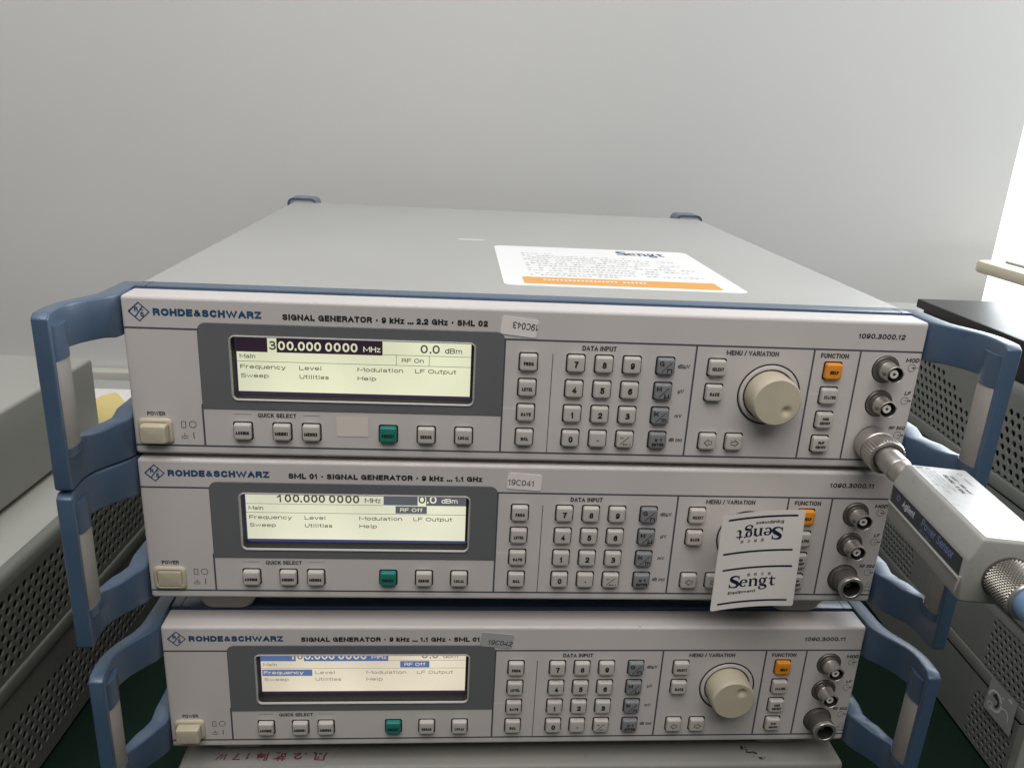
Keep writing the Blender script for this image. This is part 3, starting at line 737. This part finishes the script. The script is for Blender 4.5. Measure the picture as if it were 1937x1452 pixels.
def rim_mesh():
    m = MB()
    m.box(.2, 426.8, 18.8, 30.4, .4, 88.6, 'blue', .7, 2); m.box(1.2, 425.8, 16.9, 19.5, 1.8, 85.8, 'gap')
    for x in (6.2, 420.8): m.box(x-.18, x+.18, 18.9, 30.2, 40, 88.66, 'gap')
    return m
def bumper_mesh(x0, x1):
    m = MB()
    out = rrect(x0, x1, 55, 92.5, [2, 2, 6, 6]); Ls = []
    for ins, y in ((0, 444.2), (0, 470), (1.2, 473.5), (3, 475)): Ls.append([(x, y, z) for x, z in rrect(x0+ins, x1-ins, 55+ins, 92.5-ins, [2, 2, 6, 6])])
    loops(m, Ls, 'blue'); m.add(Ls[0], [list(range(28))], 'blue')
    m.add([(x, 443.9, z) for x, z in rrect(x0+2.6, x1-2.6, 57, 90, [1, 1, 4, 4])], [list(range(28))], 'foot')
    return m
def foot_mesh(h):
    m = MB(); Ls = []
    for ins, z in ((0, 0.6), (0, -3), (1.8, -h*.6), (4.5, -h+1.2), (6.5, -h)):
        Ls.append([(x, y, z) for x, y in rrect(-19+ins, 19-ins, -3+ins*.4, 30-ins, 5)])
    loops(m, Ls, 'foot'); return m
OUT = [(-10, 32), (-10.2, 24), (-10.4, 15), (-10.6, 7), (-11.2, .5), (-13, -5.5), (-16, -11), (-19, -17), (-21, -23), (-22, -29), (-22.1, -34), (-21.8, -39), (-21.3, -43), (-20.8, -46.4)]
INN = [(-.5, 32), (-.5, 24), (-.5, 15), (-.5, 7), (-.6, 1), (-1.8, -3), (-4.6, -8), (-9, -14), (-12.4, -19.5), (-14.3, -25), (-14.8, -31), (-14.4, -37), (-13.8, -42), (-13.2, -46.2)]
def handle_mesh(mirror):
    b = bmesh.new(); n = len(OUT); Zs = [-.7, 21.0, 66, 88.0]; V = {}
    fx = (lambda x: 427 - x) if mirror else (lambda x: x)
    for i in range(n):
        for side, P in ((0, OUT), (1, INN)):
            for k, z in enumerate(Zs):
                zz = z
                if k == 1: zz = z + (3.0 if i < 4 else 0) - (1.5 if 7 <= i <= 8 else 0)
                if k == 2: zz = z + (0 if i < 6 else 1.2)
                if i == n-1 and k in (0, 3): zz = z + (2.0 if k == 0 else -2.0)
                V[i, side, k] = b.verts.new((fx(P[i][0]), P[i][1], zz))
    solid = lambda i, k: 0 <= i < n-1 and 0 <= k < 3 and (k != 1 or i >= 10)
    for i in range(n-1):
        for k in range(3):
            if not solid(i, k): continue
            for s_ in (0, 1): b.faces.new([V[i, s_, k], V[i+1, s_, k], V[i+1, s_, k+1], V[i, s_, k+1]])
            if not solid(i, k-1): b.faces.new([V[i, 0, k], V[i+1, 0, k], V[i+1, 1, k], V[i, 1, k]])
            if not solid(i, k+1): b.faces.new([V[i, 0, k+1], V[i+1, 0, k+1], V[i+1, 1, k+1], V[i, 1, k+1]])
            if not solid(i-1, k): b.faces.new([V[i, 0, k], V[i, 1, k], V[i, 1, k+1], V[i, 0, k+1]])
            if not solid(i+1, k): b.faces.new([V[i+1, 0, k], V[i+1, 1, k], V[i+1, 1, k+1], V[i+1, 0, k+1]])
    for v in [v for v in b.verts if not v.link_faces]: b.verts.remove(v)
    bmesh.ops.recalc_face_normals(b, faces=b.faces[:])
    sharp = [e for e in b.edges if len(e.link_faces) == 2 and e.calc_face_angle() > math.radians(40)]
    bmesh.ops.bevel(b, geom=sharp, offset=1.0, segments=3, affect='EDGES', profile=.5)
    m = MB(); m.bm(b, 'blue', True)
    # the holder that carries the grip, above and below it
    cx, cy, rx, ry = -16.3, -36.0, 4.1, 8.6
    def col_(za, zb, rx, ry, mt, dome):
        nn = 20; Ls = []
        for f in (0, 1):
            L = []
            for i in range(nn):
                a = 2*math.pi*i/nn; x = cx + rx*math.cos(a); y = cy + ry*math.sin(a)
                t_ = (y - cy)/ry
                L.append((fx(x), y, (za if f == 0 else zb) ))
            Ls.append(L)
        loops(m, Ls, mt, cap=True); m.add(Ls[0], [list(range(nn))[::-1]], mt)
    col_(64.9, 81.5, rx+.35, ry+.2, 'blue', 'b'); col_(16.5, 21.0, rx+.35, ry+.2, 'blue', 't')
    return m
def grip_mesh(mirror):
    fx = (lambda x: 427 - x) if mirror else (lambda x: x)
    cx, cy, rx, ry = -16.3, -36.0, 4.1, 8.6; m = MB(); nn = 28; Ls = []
    for za in (20.8, 21.2, 64.4, 64.8):
        L = []
        for i in range(nn):
            a = 2*math.pi*i/nn; q = .96 if za in (20.8, 64.8) else 1
            y = cy + ry*q*math.sin(a); L.append((fx(cx + rx*q*math.cos(a)), y, za))
        Ls.append(L)
    loops(m, Ls, 'grip'); m.add(Ls[0], [list(range(nn))[::-1]], 'grip'); return m

SHARED = {}
def shared(key, fn):
    if key not in SHARED:
        o = fn().build(key.split('|')[0]); SHARED[key] = o.data; bpy.data.objects.remove(o)
    return SHARED[key]
def part(name, key, fn, parent, loc=(0, 0, 0), label=None, ry=0.0):
    o = link(name, shared(name + '|' + key, fn), parent); o.location = Vector(loc) * S; o.rotation_euler = (0, ry, 0)
    if label: o['label'] = label
    return o

def screen(m, lcd, ink, bar, spec):
    """the lit liquid crystal display and what it shows, 8 mm behind the panel"""
    y = 8.0; x0, x1, z0, z1 = 54.0, 178.3, 35.2, 66.9
    rect(m, x0, x1, z0, z1, lcd, y)
    T = lambda s, a, b, z, cap, mt=ink, bold=.0, wt=.17: text(m, s, a, b, z, cap, mt, bold, y - .14, wt=wt)
    R = lambda a, b, c, d, mt, k=1: rect(m, a, b, c, d, mt, y - .05*k)
    hl, inv = spec['hl'], lcd
    zb = 58.75
    fcol, lcol = ink, ink
    if 'freq' in hl: R(x0, 130.8, 57.35, z1, bar); fcol = inv
    if 'level' in hl: R(131.2, x1, 57.8, z1, bar); lcol = inv
    if spec['cursor']:
        a, b = spec['cursor']; R(a, b, 57.2, z1 - (.0), lcd, 2)
    dx = 0
    for i, ch in enumerate(spec['digits']):
        cxs = spec['xs'][i]; cur = spec['cursor'] and spec['cursor'][0] < cxs < spec['cursor'][1]
        mt = ink if cur else fcol
        w2 = .5 if ch == '.' else 1.35 if ch == '1' else 1.8
        T(ch, cxs - w2, cxs + w2, zb, 4.9, mt, wt=.19)
    T('MHz', 120.6, 129.7, 59.1, 3.0, fcol, .006)
    for ch, cx in zip('0.0', spec['lx']):
        cur = spec['cursor'] and spec['cursor'][0] < cx < spec['cursor'][1]
        w2 = .5 if ch == '.' else 1.95
        T(ch, cx - w2, cx + w2, 59.3, 4.7, ink if cur else lcol, wt=.18)
    T('dBm', 164.2, 173.4, 59.5, 3.0, lcol, .006)
    if 'freq' in hl or 'none' in hl: R(131, x1, 57.7, 57.95, ink)
    else: R(x0, 131, 57.5, 57.75, ink)
    R(x0, x1, 51.95, 52.2, ink)
    T('Main', 55.5, 63.6, 53.8, 2.35)
    if spec['rf'] == 'RF On':
        R(138.0, 138.25, 52.2, 57.7, ink); R(155.7, 155.95, 52.2, 57.7, ink); T('RF On', 141.1, 152.9, 53.8, 2.35)
    else:
        R(138.0, 155.9, 52.6, 57.3, bar, 2); T(spec['rf'], 140.6, 153.4, 53.8, 2.35, inv)
    if 'menu' in hl: R(54.6, 84.6, 46.6, 51.2, bar)
    for s, a, b, z in (('Frequency', 55.5, 79.3, 47.95), ('Level', 86.5, 98.4, 47.95), ('Modulation', 117.4, 141.8, 47.95), ('LF Output', 148.3, 170.6, 47.95),
                       ('Sweep', 55.5, 70.2, 42.95), ('Utilities', 86.5, 102.0, 42.95), ('Help', 117.4, 127.4, 42.95)):
        T(s, a, b, z, 2.35, inv if ('menu' in hl and s == 'Frequency') else ink)
    edge = spec['edge']
    rect(m, WIN[0]-.6, x0, WIN[2]-1, z1, edge, y + .05); rect(m, x0, WIN[1]+.6, WIN[2]-1.5, z0, edge if edge != 'lcd_edge' else 'lcd_edge', y + .05)
    return m

XS = [72.65, 77.4, 82.1, 86.3, 90.4, 95.2, 100.0, 106.2, 111.0, 115.8, 118.9]
def freq_digits(s): return s, [72.9, 77.6, 82.1, 84.9, 88.0, 92.3, 96.5, 102.3, 106.8, 111.4, 115.7][:len(s)]
UNITS = [
    dict(label='topmost signal generator of the stack, lit screen reading 300 MHz with RF On', loc=(0, 0, 0), yaw=0, dyo=0,
         lcd='lcd_lime', ink='lcd_ink', bar='lcd_dark', knob=0, press=0,
         spec=dict(hl=['freq'], digits='300.0000000', cursor=(70.2, 75.0), rf='RF On', edge='lcd_edge'),
         title='SIGNAL GENERATOR · 9 kHz ... 2.2 GHz · SML 02', tx=(80.4, 186.4), num='1090.3000.12',
         stk=(203.0, 77.8, -6, 'asset_paper', '19C043', 180), foot=None),
    dict(label='middle signal generator of the stack, half its knob covered by a white sticker', loc=(.087, -.854, -89.389), yaw=.00143, dyo=0,
         lcd='lcd_pale', ink='lcd_ink', bar='lcd_slate', knob=20, press=4.4,
         spec=dict(hl=['level'], digits='100.0000000', cursor=(150.6, 155.4), rf='RF Off', edge='lcd_edge_blue'),
         title='SML 01 · SIGNAL GENERATOR · 9 kHz ... 1.1 GHz', tx=(80.1, 186.7), num='1090.3000.11',
         stk=(210.5, 77.9, -3.5, 'asset_paper', '19C041', 0), foot=16.7),
    dict(label='lowest signal generator of the stack, screen with blue Frequency highlight', loc=(3.377, -1.847, -195.012), yaw=.006, dyo=0,
         lcd='lcd_warm', ink='lcd_ink_soft', bar='lcd_blue', knob=-95, press=-0.6,
         spec=dict(hl=['freq', 'menu'], digits='100.0000000', cursor=(75.0, 79.8), rf='RF Off', edge='lcd_edge'),
         title='SIGNAL GENERATOR · 9 kHz ... 1.1 GHz · SML 01', tx=(80.2, 186.0), num='1090.3000.11',
         stk=(196.3, 78.3, -6, 'asset_grey', '19C042', 0), foot=15.6),
]
def build_generators():
    roots = []
    for ui, u in enumerate(UNITS):
        t = thing('signal_generator', u['label'], 'signal generator', (u['loc'][0], u['loc'][1], u['loc'][2] + ZT), u['yaw'], 'stacked signal generators')
        roots.append(t)
        fp = part('front_panel', 'p', panel_mesh, t)
        part('panel_lettering', 'l', lettering_mesh, fp)
        part('maker_logo', 'm', logo_mesh, fp)
        m = MB(); text(m, u['title'], *u['tx'], 77.3, 3.2, 'ink', .042); m.build('title_lettering', fp); m = MB(); text(m, u['num'], 388.0, 414.6, 77.6, 2.85, 'ink', .024, shear=.06)
        m.build('number_lettering', fp)
        dz = part('display_bezel', 'b', bezel_mesh, t)
        part('window_trim', 't', trim_mesh, dz)
        part('window_pane', 'g', pane_mesh, dz)
        m = back_mesh(None)
        sp = dict(u['spec']); sp['digits'], sp['xs'] = freq_digits(sp['digits']); sp['lx'] = (153.0, 156.4, 159.4)
        screen(m, u['lcd'], u['ink'], u['bar'], sp); m.build('screen', t)
        for ki, (x, z, mt, leg, lab) in enumerate(KEYS):
            part('key', str(ki), lambda: key_mesh(mt, leg), t, (x, 0, z), lab)
        pc = part('power_collar', 'c', power_collar_mesh, t)
        part('power_button', 'b', power_button_mesh, pc, (0, u['press'], 0))
        kr = part('knob_ring', 'r', knob_ring_mesh, t)
        part('knob', 'k', knob_mesh, kr, (343.1, 0, 44), ry=math.radians(-u['knob']) * -1)
        part('bnc_connector', 'b', bnc_mesh, t, (407.1, 0, 60.5)); part('bnc_connector', 'b', bnc_mesh, t, (407.1, 0, 40.5))
        part('rf_connector', 'r', rf_mesh, t, (407, 0, 17.6))
        part('cover', 'c', cover_mesh, t); part('rim_frame', 'f', rim_mesh, t)
        for mir in (False, True):
            h = part('handle', 'h%d' % mir, lambda: handle_mesh(mir), t)
            part('grip', 'g%d' % mir, lambda: grip_mesh(mir), h)
        part('rear_bumper', 'l', lambda: bumper_mesh(-6, 24), t); part('rear_bumper', 'r', lambda: bumper_mesh(402.5, 431), t)
        if u['foot']:
            for x in (37, 390):
                for y in (17, 400): part('foot', 'f%d' % ui, lambda: foot_mesh(u['foot']), t, (x, y, 0))
        # asset sticker
        cx, cz, a, mt, s, flip = u['stk']; ca, sa = math.cos(math.radians(a)), math.sin(math.radians(a))
        R_ = lambda x, z: (cx + x*ca - z*sa, cz + x*sa + z*ca)
        m = MB(); P = [R_(*q) for q in rrect(-9.7, 9.7, -4.9, 4.9, 1.3)]; n = len(P)
        m.add([(x, -.42, z) for x, z in P] + [(x, -.1, z) for x, z in P], [list(range(n))] + [[i, (i+1) % n, n+(i+1) % n, n+i] for i in range(n)], mt)
        V, F = text2d(s, *{0: (-3.6, 9.9), 1: (-9.3, 5.5), 2: (-5.4, 9.4)}[ui], *{0: (-1.0, 3.7), 1: (-2.4, 3.5), 2: (-3.2, 3.4)}[ui], .0, .15 if ui == 2 else 0)
        if flip: V = [(6.3 - x, 1.6 - z, l) for x, z, l in V]
        m.add([(R_(q[0], q[1])[0], -.5, R_(q[0], q[1])[1]) for q in V], F, 'ink'); o = m.build('asset_sticker', t)
        o['label'] = 'grey asset sticker' if ui == 2 else ('white asset sticker stuck on upside down' if flip else 'white asset sticker')
        if ui == 0:
            m = MB(); rect(m, 106.8, 123.8, 13.4, 25.0, 'tape', -.25); m.build('tape_patch', t)['label'] = 'blank cream tape patch under the display'
            top_label(t)
        if ui == 2:
            m = MB(); rr = random.Random(2)
            for cx in (283, 303, 305):
                m.add([(cx + rr.uniform(.6, 1.6)*math.cos(k), .9 - 1.0*math.sin(k)*.0, 87.05 + .5*math.sin(k)) for k in [q*1.05 for q in range(6)]], [[0, 1, 2, 3, 4, 5]], 'chip' if cx > 290 else 'stain'); m.build('paint_chip', fp); m = MB()
    return roots

def top_label(t):
    m = MB(); z = 88.75
    L = rrect(197.5, 346, 56, 206, 6); n = len(L)
    m.add([(x, y, z) for x, y in L] + [(x, y, 88.61) for x, y in L], [list(range(n))] + [[i, (i+1) % n, n+(i+1) % n, n+i] for i in range(n)], 'gloss_paper')
    for a, b in ((210, 332),): m.add([(a, 63, z+.1), (b, 63, z+.1), (b, 83, z+.1), (a, 83, z+.1)], [[0, 1, 2, 3]], 'orange_print')
    rr = random.Random(11); y = 172
    rows = [(172, 60), (163, 210), (155, 300), (147, 250), (139, 320), (131, 280), (123, 320), (114, 300), (106, 240), (97, 320), (90, 150)]
    for y, ln in rows:
        x = 216; xe = 216 + ln*.36
        while x < xe:
            w_ = rr.uniform(1.4, 3.2)
            if rr.random() < .86:
                h = rr.uniform(1.1, 2.4); m.add([(x, y, z+.1), (x+w_, y, z+.1), (x+w_, y+h, z+.1), (x, y+h, z+.1)], [[0, 1, 2, 3]], 'ink_faint')
            x += w_ + rr.uniform(.5, 1.6)
    for k in range(26):
        x = 220 + k*2.6
        if rr.random() < .85: m.add([(x, 73, z+.2), (x+1.7, 73, z+.2), (x+1.7, 76.5, z+.2), (x, 76.5, z+.2)], [[0, 1, 2, 3]], 'gloss_paper')
    V, F = sengt_glyphs()
    m.add([(289 + x*9.5, 181 + y*16.0, z+.15) for x, y in V], F, 'ink_blue')
    m.build('information_label', t)['label'] = 'large white printed label with orange band'
    m = MB(); m.add([(170, 226, 88.72), (190, 226, 88.72), (191, 233, 88.72), (171, 234, 88.72)], [[0, 1, 2, 3]], 'frame_trim2'); m.build('tape_residue', t)
    m = MB(); m.add([(166, 284, 88.72), (190, 281, 88.72), (190, 284, 88.72), (168, 288, 88.72)], [[0, 1, 2, 3]], 'frame_trim3')
    m.build('tape_residue', t)

# ------------------------------------------------------------------ serif wordmark, drawn as swelling strokes (x 0..4.1, cap height 1)
def sengt_glyphs():
    V = []; F = []
    def ad(pts, wid):
        wid = [q*1.18 for q in wid] if isinstance(wid, (list, tuple)) else wid*1.18; v, f = stroke2d(pts, wid); o = len(V); V.extend(v); F.extend([[i+o for i in q] for q in f])
    def sm(pts, n=5):
        out = []
        for i in range(len(pts)-1):
            p0 = pts[max(i-1, 0)]; p1 = pts[i]; p2 = pts[i+1]; p3 = pts[min(i+2, len(pts)-1)]
            for k in range(n):
                t = k/n; out.append(tuple(.5*((2*p1[j]) + (-p0[j]+p2[j])*t + (2*p0[j]-5*p1[j]+4*p2[j]-p3[j])*t*t + (-p0[j]+3*p1[j]-3*p2[j]+p3[j])*t**3) for j in range(len(p1))))
        out.append(pts[-1]); return out
    def sw(pts): q = sm(pts); ad([(p[0], p[1]) for p in q], [p[2] for p in q])
    sw([(.80, .74, .05), (.74, .90, .08), (.50, .97, .10), (.22, .90, .17), (.17, .73, .21), (.36, .57, .24), (.62, .43, .25), (.76, .26, .22), (.68, .09, .16), (.42, .03, .09), (.18, .09, .08), (.07, .28, .05)])
    ad([(.82, .66), (.80, 1.0)], .05); ad([(.05, .36), (.07, 0)], .05)
    def ring(cx, cy, rx, ry, a0, a1, lo, hi, flip=0):
        pts = []; W = []
        for i in range(25):
            a = math.radians(a0+(a1-a0)*i/24); pts.append((cx+rx*math.cos(a), cy+ry*math.sin(a))); W.append(lo+(hi-lo)*abs(math.cos(a))**1.1)
        ad(pts, W)
    ring(1.22, .32, .25, .29, 10, 320, .05, .16); ad([(1.0, .36), (1.50, .36)], .06)
    for x in (1.78, 2.24): ad([(x, .03), (x, .58)], .16); ad([(x-.14, .03), (x+.14, .03)], .06)
    ad([(1.64, .60), (1.82, .61)], .07); sw([(1.80, .46, .05), (1.94, .60, .07), (2.12, .60, .12), (2.24, .42, .16)])
    ring(2.74, .42, .20, .22, 0, 360, .05, .15); sw([(2.90, .58, .05), (3.02, .66, .08), (3.12, .62, .09)])
    sw([(2.60, .24, .05), (2.56, .12, .08), (2.72, .05, .14), (2.98, .02, .16), (3.06, -.13, .13), (2.90, -.28, .08), (2.66, -.28, .08), (2.52, -.16, .13), (2.62, -.03, .06)])
    ad([(3.46, .82), (3.46, .14)], [.06, .18]); sw([(3.46, .16, .18), (3.54, .04, .11), (3.68, .05, .06), (3.76, .14, .04)]); ad([(3.24, .58), (3.76, .58)], .08)
    return V, F

def build_sticker():
    """paper sticker curling off the knob of the middle instrument"""
    o3 = Vector((.087, -.854, -89.389 + ZT))
    TL, TR, BR, BL = (317.8, 71.1), (368.3, 71.2), (370.9, 8.6), (318.4, 10.4)
    def P(u, v, d=0):
        x = (TL[0]*(1-u) + TR[0]*u)*(1-v) + (BL[0]*(1-u) + BR[0]*u)*v
        z = (TL[1]*(1-u) + TR[1]*u)*(1-v) + (BL[1]*(1-u) + BR[1]*u)*v
        return (o3.x + x, o3.y - 15.4 - 9*(1-u)**2 - .5*(v-.5)**2 - d, o3.z + z)
    m = MB(); nu, nv = 20, 8
    # rounded outline through a grid: pull the four corner vertices in
    def uv(i, j):
        u, v = i/nu, j/nv
        return u, v
    bm_ = bmesh.new(); G = {}
    us = [0, .012, .03] + [.03 + .94*k/18 for k in range(1, 18)] + [.97, .988, 1]; vs_ = [0, .010, .025] + [.025 + .95*k/8 for k in range(1, 8)] + [.975, .99, 1]
    V = []; F = []
    for j, v in enumerate(vs_):
        for i, u in enumerate(us):
            uu, vv = u, v; cu = .03; cv = .025
            eu = min(u, 1-u); ev = min(v, 1-v)
            if eu < cu and ev < cv:                      # corner: squash on to a quarter circle
                a, b = 1-eu/cu, 1-ev/cv; q = max(a, b)/max(math.hypot(a, b), 1e-6); a *= q; b *= q
                uu = (1-a)*cu if u < .5 else 1-(1-a)*cu; vv = (1-b)*cv if v < .5 else 1-(1-b)*cv
            V.append((uu, vv))
    W = len(us)
    for j in range(len(vs_)-1):
        for i in range(W-1): F.append([j*W+i, j*W+i+1, (j+1)*W+i+1, (j+1)*W+i])
    m.add([P(u, v) for u, v in V], F, 'paper', True); m.add([P(u, v, -.22) for u, v in V], [f[::-1] for f in F], 'paper', True)
    def bar(u0, u1, v0, th):
        for k in range(24):
            a = u0 + (u1-u0)*k/24; b = u0 + (u1-u0)*(k+1)/24
            m.add([P(a, v0, .1), P(b, v0, .1), P(b, v0+th, .1), P(a, v0+th, .1)], [[0, 1, 2, 3]], 'ink_navy')
    for v0, a, b in ((.045, .08, .92), (.395, .07, .91), (.565, .09, .93), (.925, .08, .92)): bar(a, b, v0, .019)
    GV, GF = sengt_glyphs()
    TV, TF = text2d('Equipment', 0, 6.2, 0, 1, .018)
    def blk(mp):
        m.add([P(*mp(.19 + x*.150, .775 - y*.125), .12) for x, y in GV], GF, 'ink_navy')
        m.add([P(*mp(.195 + x*.335/6.2, .842 - y*.030), .12) for x, y, _l in TV], TF, 'ink')
        for k, ch in enumerate('盛腾仪器'):
            CV, CF = text2d(ch, 0, 1, 0, 1, .0); m.add([P(*mp(.405 + k*.083 + x*.038, .663 - y*.024), .13) for x, y, _l in CV], CF, 'ink')
    blk(lambda u, v: (u, v)); blk(lambda u, v: (.957 - u, .943 - v))
    o = m.build('paper_sticker', recalc=False); tag(o, 'white paper sticker with navy lettering hanging on the middle knob, left edge curling', 'sticker')

# ------------------------------------------------------------------ power sensor on the top RF socket
def build_sensor():
    yaw, pit, roll = -.051, .050, -.072
    f = Vector((math.sin(yaw)*math.cos(pit), -math.cos(yaw)*math.cos(pit), -math.sin(pit)))
    r0 = Vector((math.cos(yaw), math.sin(yaw), 0)); u0 = (f.cross(r0)) * -1
    if u0.z < 0: u0 = -u0
    c_, s_ = math.cos(roll), math.sin(roll); r = r0*c_ + u0*s_; u = u0*c_ - r0*s_
    t = thing('power_sensor', 'pale grey power sensor screwed on to the top right RF socket', 'power sensor')
    M = Matrix(((r.x, -f.x, u.x, 407*S), (r.y, -f.y, u.y, 0), (r.z, -f.z, u.z, (17.6+ZT)*S), (0, 0, 0, 1)))   # local x right, -y along the axis, z up
    t.matrix_world = M
    m = MB()
    # coupling nut
    prof = [(8.2, 1.2), (9.9, 1.6), (10.2, 2.4), (10.2, 10.5), (9.7, 11.0), (9.7, 11.6)]
    m.lathe(prof, (0, 0, 0), 'steel', n=64, cap0=True, cap1=False)
    n = 72; V = []; F = []
    for j, (d, k) in enumerate(((11.6, .0), (12.2, 1), (20.6, 1), (21.4, .2))):
        for i in range(n):
            a = 2*math.pi*(i + .0)/n; rr = 9.6 + (.75*k if i % 2 else 0); V.append((rr*math.cos(a), -d, rr*math.sin(a)))
    for j in range(3):
        for i in range(n):
            k = (i+1) % n; F.append([j*n+i, j*n+k, (j+1)*n+k, (j+1)*n+i])
    m.add(V, F, 'steel')
    m.lathe([(9.7, 21.4), (9.4, 22.0), (8.4, 22.2), (8.2, 21.4), (7.4, 21.2)], (0, 0, 0), 'steel', n=64, cap1=False); m.lathe([(7.4, 21.2), (6.9, 21.2)], (0, 0, 0), 'gap', n=48, cap1=False)
    m.build('coupling_nut', t)
    m = MB()
    m.lathe([(6.9, 21), (6.9, 36), (6.6, 36.6), (6.4, 36.8), (6.4, 48), (6.2, 48.3), (7.1, 49), (7.1, 66)], (0, 0, 0), 'steel', n=48, cap1=False); m.build('barrel', t)
    # housing: hexagonal section with bevelled corners
    s0, s1 = 63.5, 131.3
    sec = [(-15.1, 16.7), (15.1, 16.7), (18.4, 6.2), (18.4, -3.2), (15.8, -14.2), (-15.8, -14.2), (-18.4, -3.2), (-18.4, 6.2)]
    b = bmesh.new(); A = [b.verts.new((x, -s0 + (0 if abs(x) < 17 else -0.0), z)) for x, z in sec]; B = [b.verts.new((x, -s1, z)) for x, z in sec]
    # the front end slopes forward towards the bottom as on a cast shell
    b.faces.new(A[::-1]); b.faces.new(B)
    for i in range(8): b.faces.new([A[i], A[(i+1) % 8], B[(i+1) % 8], B[i]])
    bmesh.ops.recalc_face_normals(b, faces=b.faces[:])
    bmesh.ops.bevel(b, geom=b.edges[:], offset=1.3, segments=3, affect='EDGES', profile=.5)
    m = MB(); m.bm(b, 'pcase', True); m.build('housing', t)
    m = MB(); x = -18.55
    for sx in (1, -1):
        if sx == -1: m.build('name_band', t); m = MB()
        xx = sx*18.5; q = [(-64.8, 5.2), (-66.4, -2.6), (-129.6, -2.4), (-128.4, 5.3)]
        m.add([(xx, y, z) for y, z in q], [[0, 1, 2, 3]], 'pband')
    def side_text(s, y0, y1, z0, cap, mt, bold):
        V, F = text2d(s, 0, y1 - y0, 0, cap, bold); m.add([(-18.62 - p[2], -(y0 + p[0]), z0 + p[1]) for p in V], F, mt)
    side_text('Agilent', 77.2, 88.6, .2, 3.4, 'ink_silver', .0)
    side_text('Power Sensor', 95.5, 122.5, .6, 3.9, 'ink_steel_blue', .0)
    side_text('50 Ω input', 95.6, 105.5, -1.9, 1.2, 'ink_steel_blue', .0)
    for k in range(8):
        a = math.pi*2*k/8; V, F = stroke2d([(72.6 + .7*math.cos(a), 2 + .7*math.sin(a)), (72.6 + 1.8*math.cos(a), 2 + 1.8*math.sin(a))], .5)
        m.add([(-18.62, -p[0], p[1]) for p in V], F, 'ink_steel_blue')
    m.build('name_band', t)
    m = MB(); m.box(-18.9, -17.6, -130.8, -65.2, -4.3, -3.1, 'pcase', .4); m.box(17.6, 18.9, -130.8, -65.2, -4.3, -3.1, 'pcase', .4)
    m.box(-18.85, -18.1, -131.0, -130.2, -10, -2, 'pcase', .2); m.build('seam_ledge', t)
    # rating plate on top
    m = MB(); z = 16.95
    L = rrect(-13.6, 13.6, -130, -65.5, 1.2); nL = len(L)
    m.add([(x, y, z) for x, y in L] + [(x, y, z-.3) for x, y in L], [list(range(nL))] + [[i, (i+1) % nL, nL+(i+1) % nL, nL+i] for i in range(nL)], 'pplate')
    def top_text(s, y0, y1, x0, cap, mt='ink_faint', bold=.0):
        V, F = text2d(s, 0, y1 - y0, 0, cap, bold); m.add([(x0 + p[1], -(y0 + p[0]), z + .08 + p[2]) for p in V], F, mt)
    top_text('1 µW - 100 mW', 73, 91, 1.4, 2.0, 'ink_grey', .02); top_text('50 MHz - 6 GHz', 73, 91, -1.8, 2.0, 'ink_grey', .02)
    for k, (e, s_l) in enumerate(((90, 'do not apply more than'), (88, 'the rated peak power'), (92, 'calibrate before each use'), (86, 'see user guide'))):
        top_text(s_l, 69.5, e, -4.8 - 2.0*k, 1.15, 'ink_faint')
    m.add([(-11.8, -68, z+.08), (-8.6, -68, z+.08), (-8.6, -66.4, z+.08), (-11.8, -66.4, z+.08)], [[0, 1, 2, 3]], 'ink_faint')
    m.add([(-7.8, -68, z+.08), (-4.8, -68, z+.08), (-6.3, -66.2, z+.08)], [[0, 1, 2]], 'ink_faint')
    for k in range(8):
        a = math.pi*2*k/8; V, F = stroke2d([(8.2 + .6*math.cos(a), 70.5 + .6*math.sin(a)), (8.2 + 1.5*math.cos(a), 70.5 + 1.5*math.sin(a))], .4)
        m.add([(p[0], -p[1], z + .08) for p in V], F, 'ink_faint')
    top_text('Agilent', 74.5, 82, 7.4, 1.6, 'ink_faint')
    m.build('rating_plate', t)
    # rear connector with cross knurl, then the blue cable
    m = MB()
    m.lathe([(9.9, 131.0), (9.9, 131.9), (9.3, 132.0)], (0, 0, 0), 'steel_dark', n=64, cap1=False)
    m.lathe([(9.0, 132), (9.0, 148)], (0, 0, 0), 'steel', n=64, cap1=False)
    n = 34; dd = 1.5; V = []; F = []
    for j in range(21):
        d = 132.6 + j*dd/2
        if d > 147.4: break
        for i in range(n):
            a = 2*math.pi*(i + (.5 if j % 2 else 0))/n; h = math.pi/n; o_ = len(V)
            for aa, q, r_ in ((a-h, d, 8.95), (a, d-dd/2, 8.95), (a+h, d, 8.95), (a, d+dd/2, 8.95), (a, d, 9.75)):
                V.append((r_*math.cos(aa), -q, r_*math.sin(aa)))
            F += [[o_, o_+1, o_+4], [o_+1, o_+2, o_+4], [o_+2, o_+3, o_+4], [o_+3, o_, o_+4]]
    m.add(V, F, 'steel_bright')
    m.lathe([(9.0, 148), (8.6, 148.6), (7.2, 148.6)], (0, 0, 0), 'steel', n=64, cap1=False)
    m.build('rear_collar', t)
    m = MB(); pts = []
    n = 32; V = []; F = []; path = [(0, 146, 0), (0, 152, 0), (.3, 165, -.6), (3, 185, -4), (12, 210, -12), (30, 240, -28)]
    for j, (cx, d, cz) in enumerate(path):
        for i in range(n):
            a = 2*math.pi*i/n; q = 7.4 if j < 3 else 5.5; V.append((cx + q*math.cos(a), -d, cz + q*math.sin(a)))
    for j in range(len(path)-1):
        for i in range(n):
            k = (i+1) % n; F.append([j*n+i, j*n+k, (j+1)*n+k, (j+1)*n+i])
    m.add(V, F, 'cable', True); m.build('cable', t)

build_room()
build_cabinets()
build_base_unit()
build_generators()
build_sticker()
build_sensor()
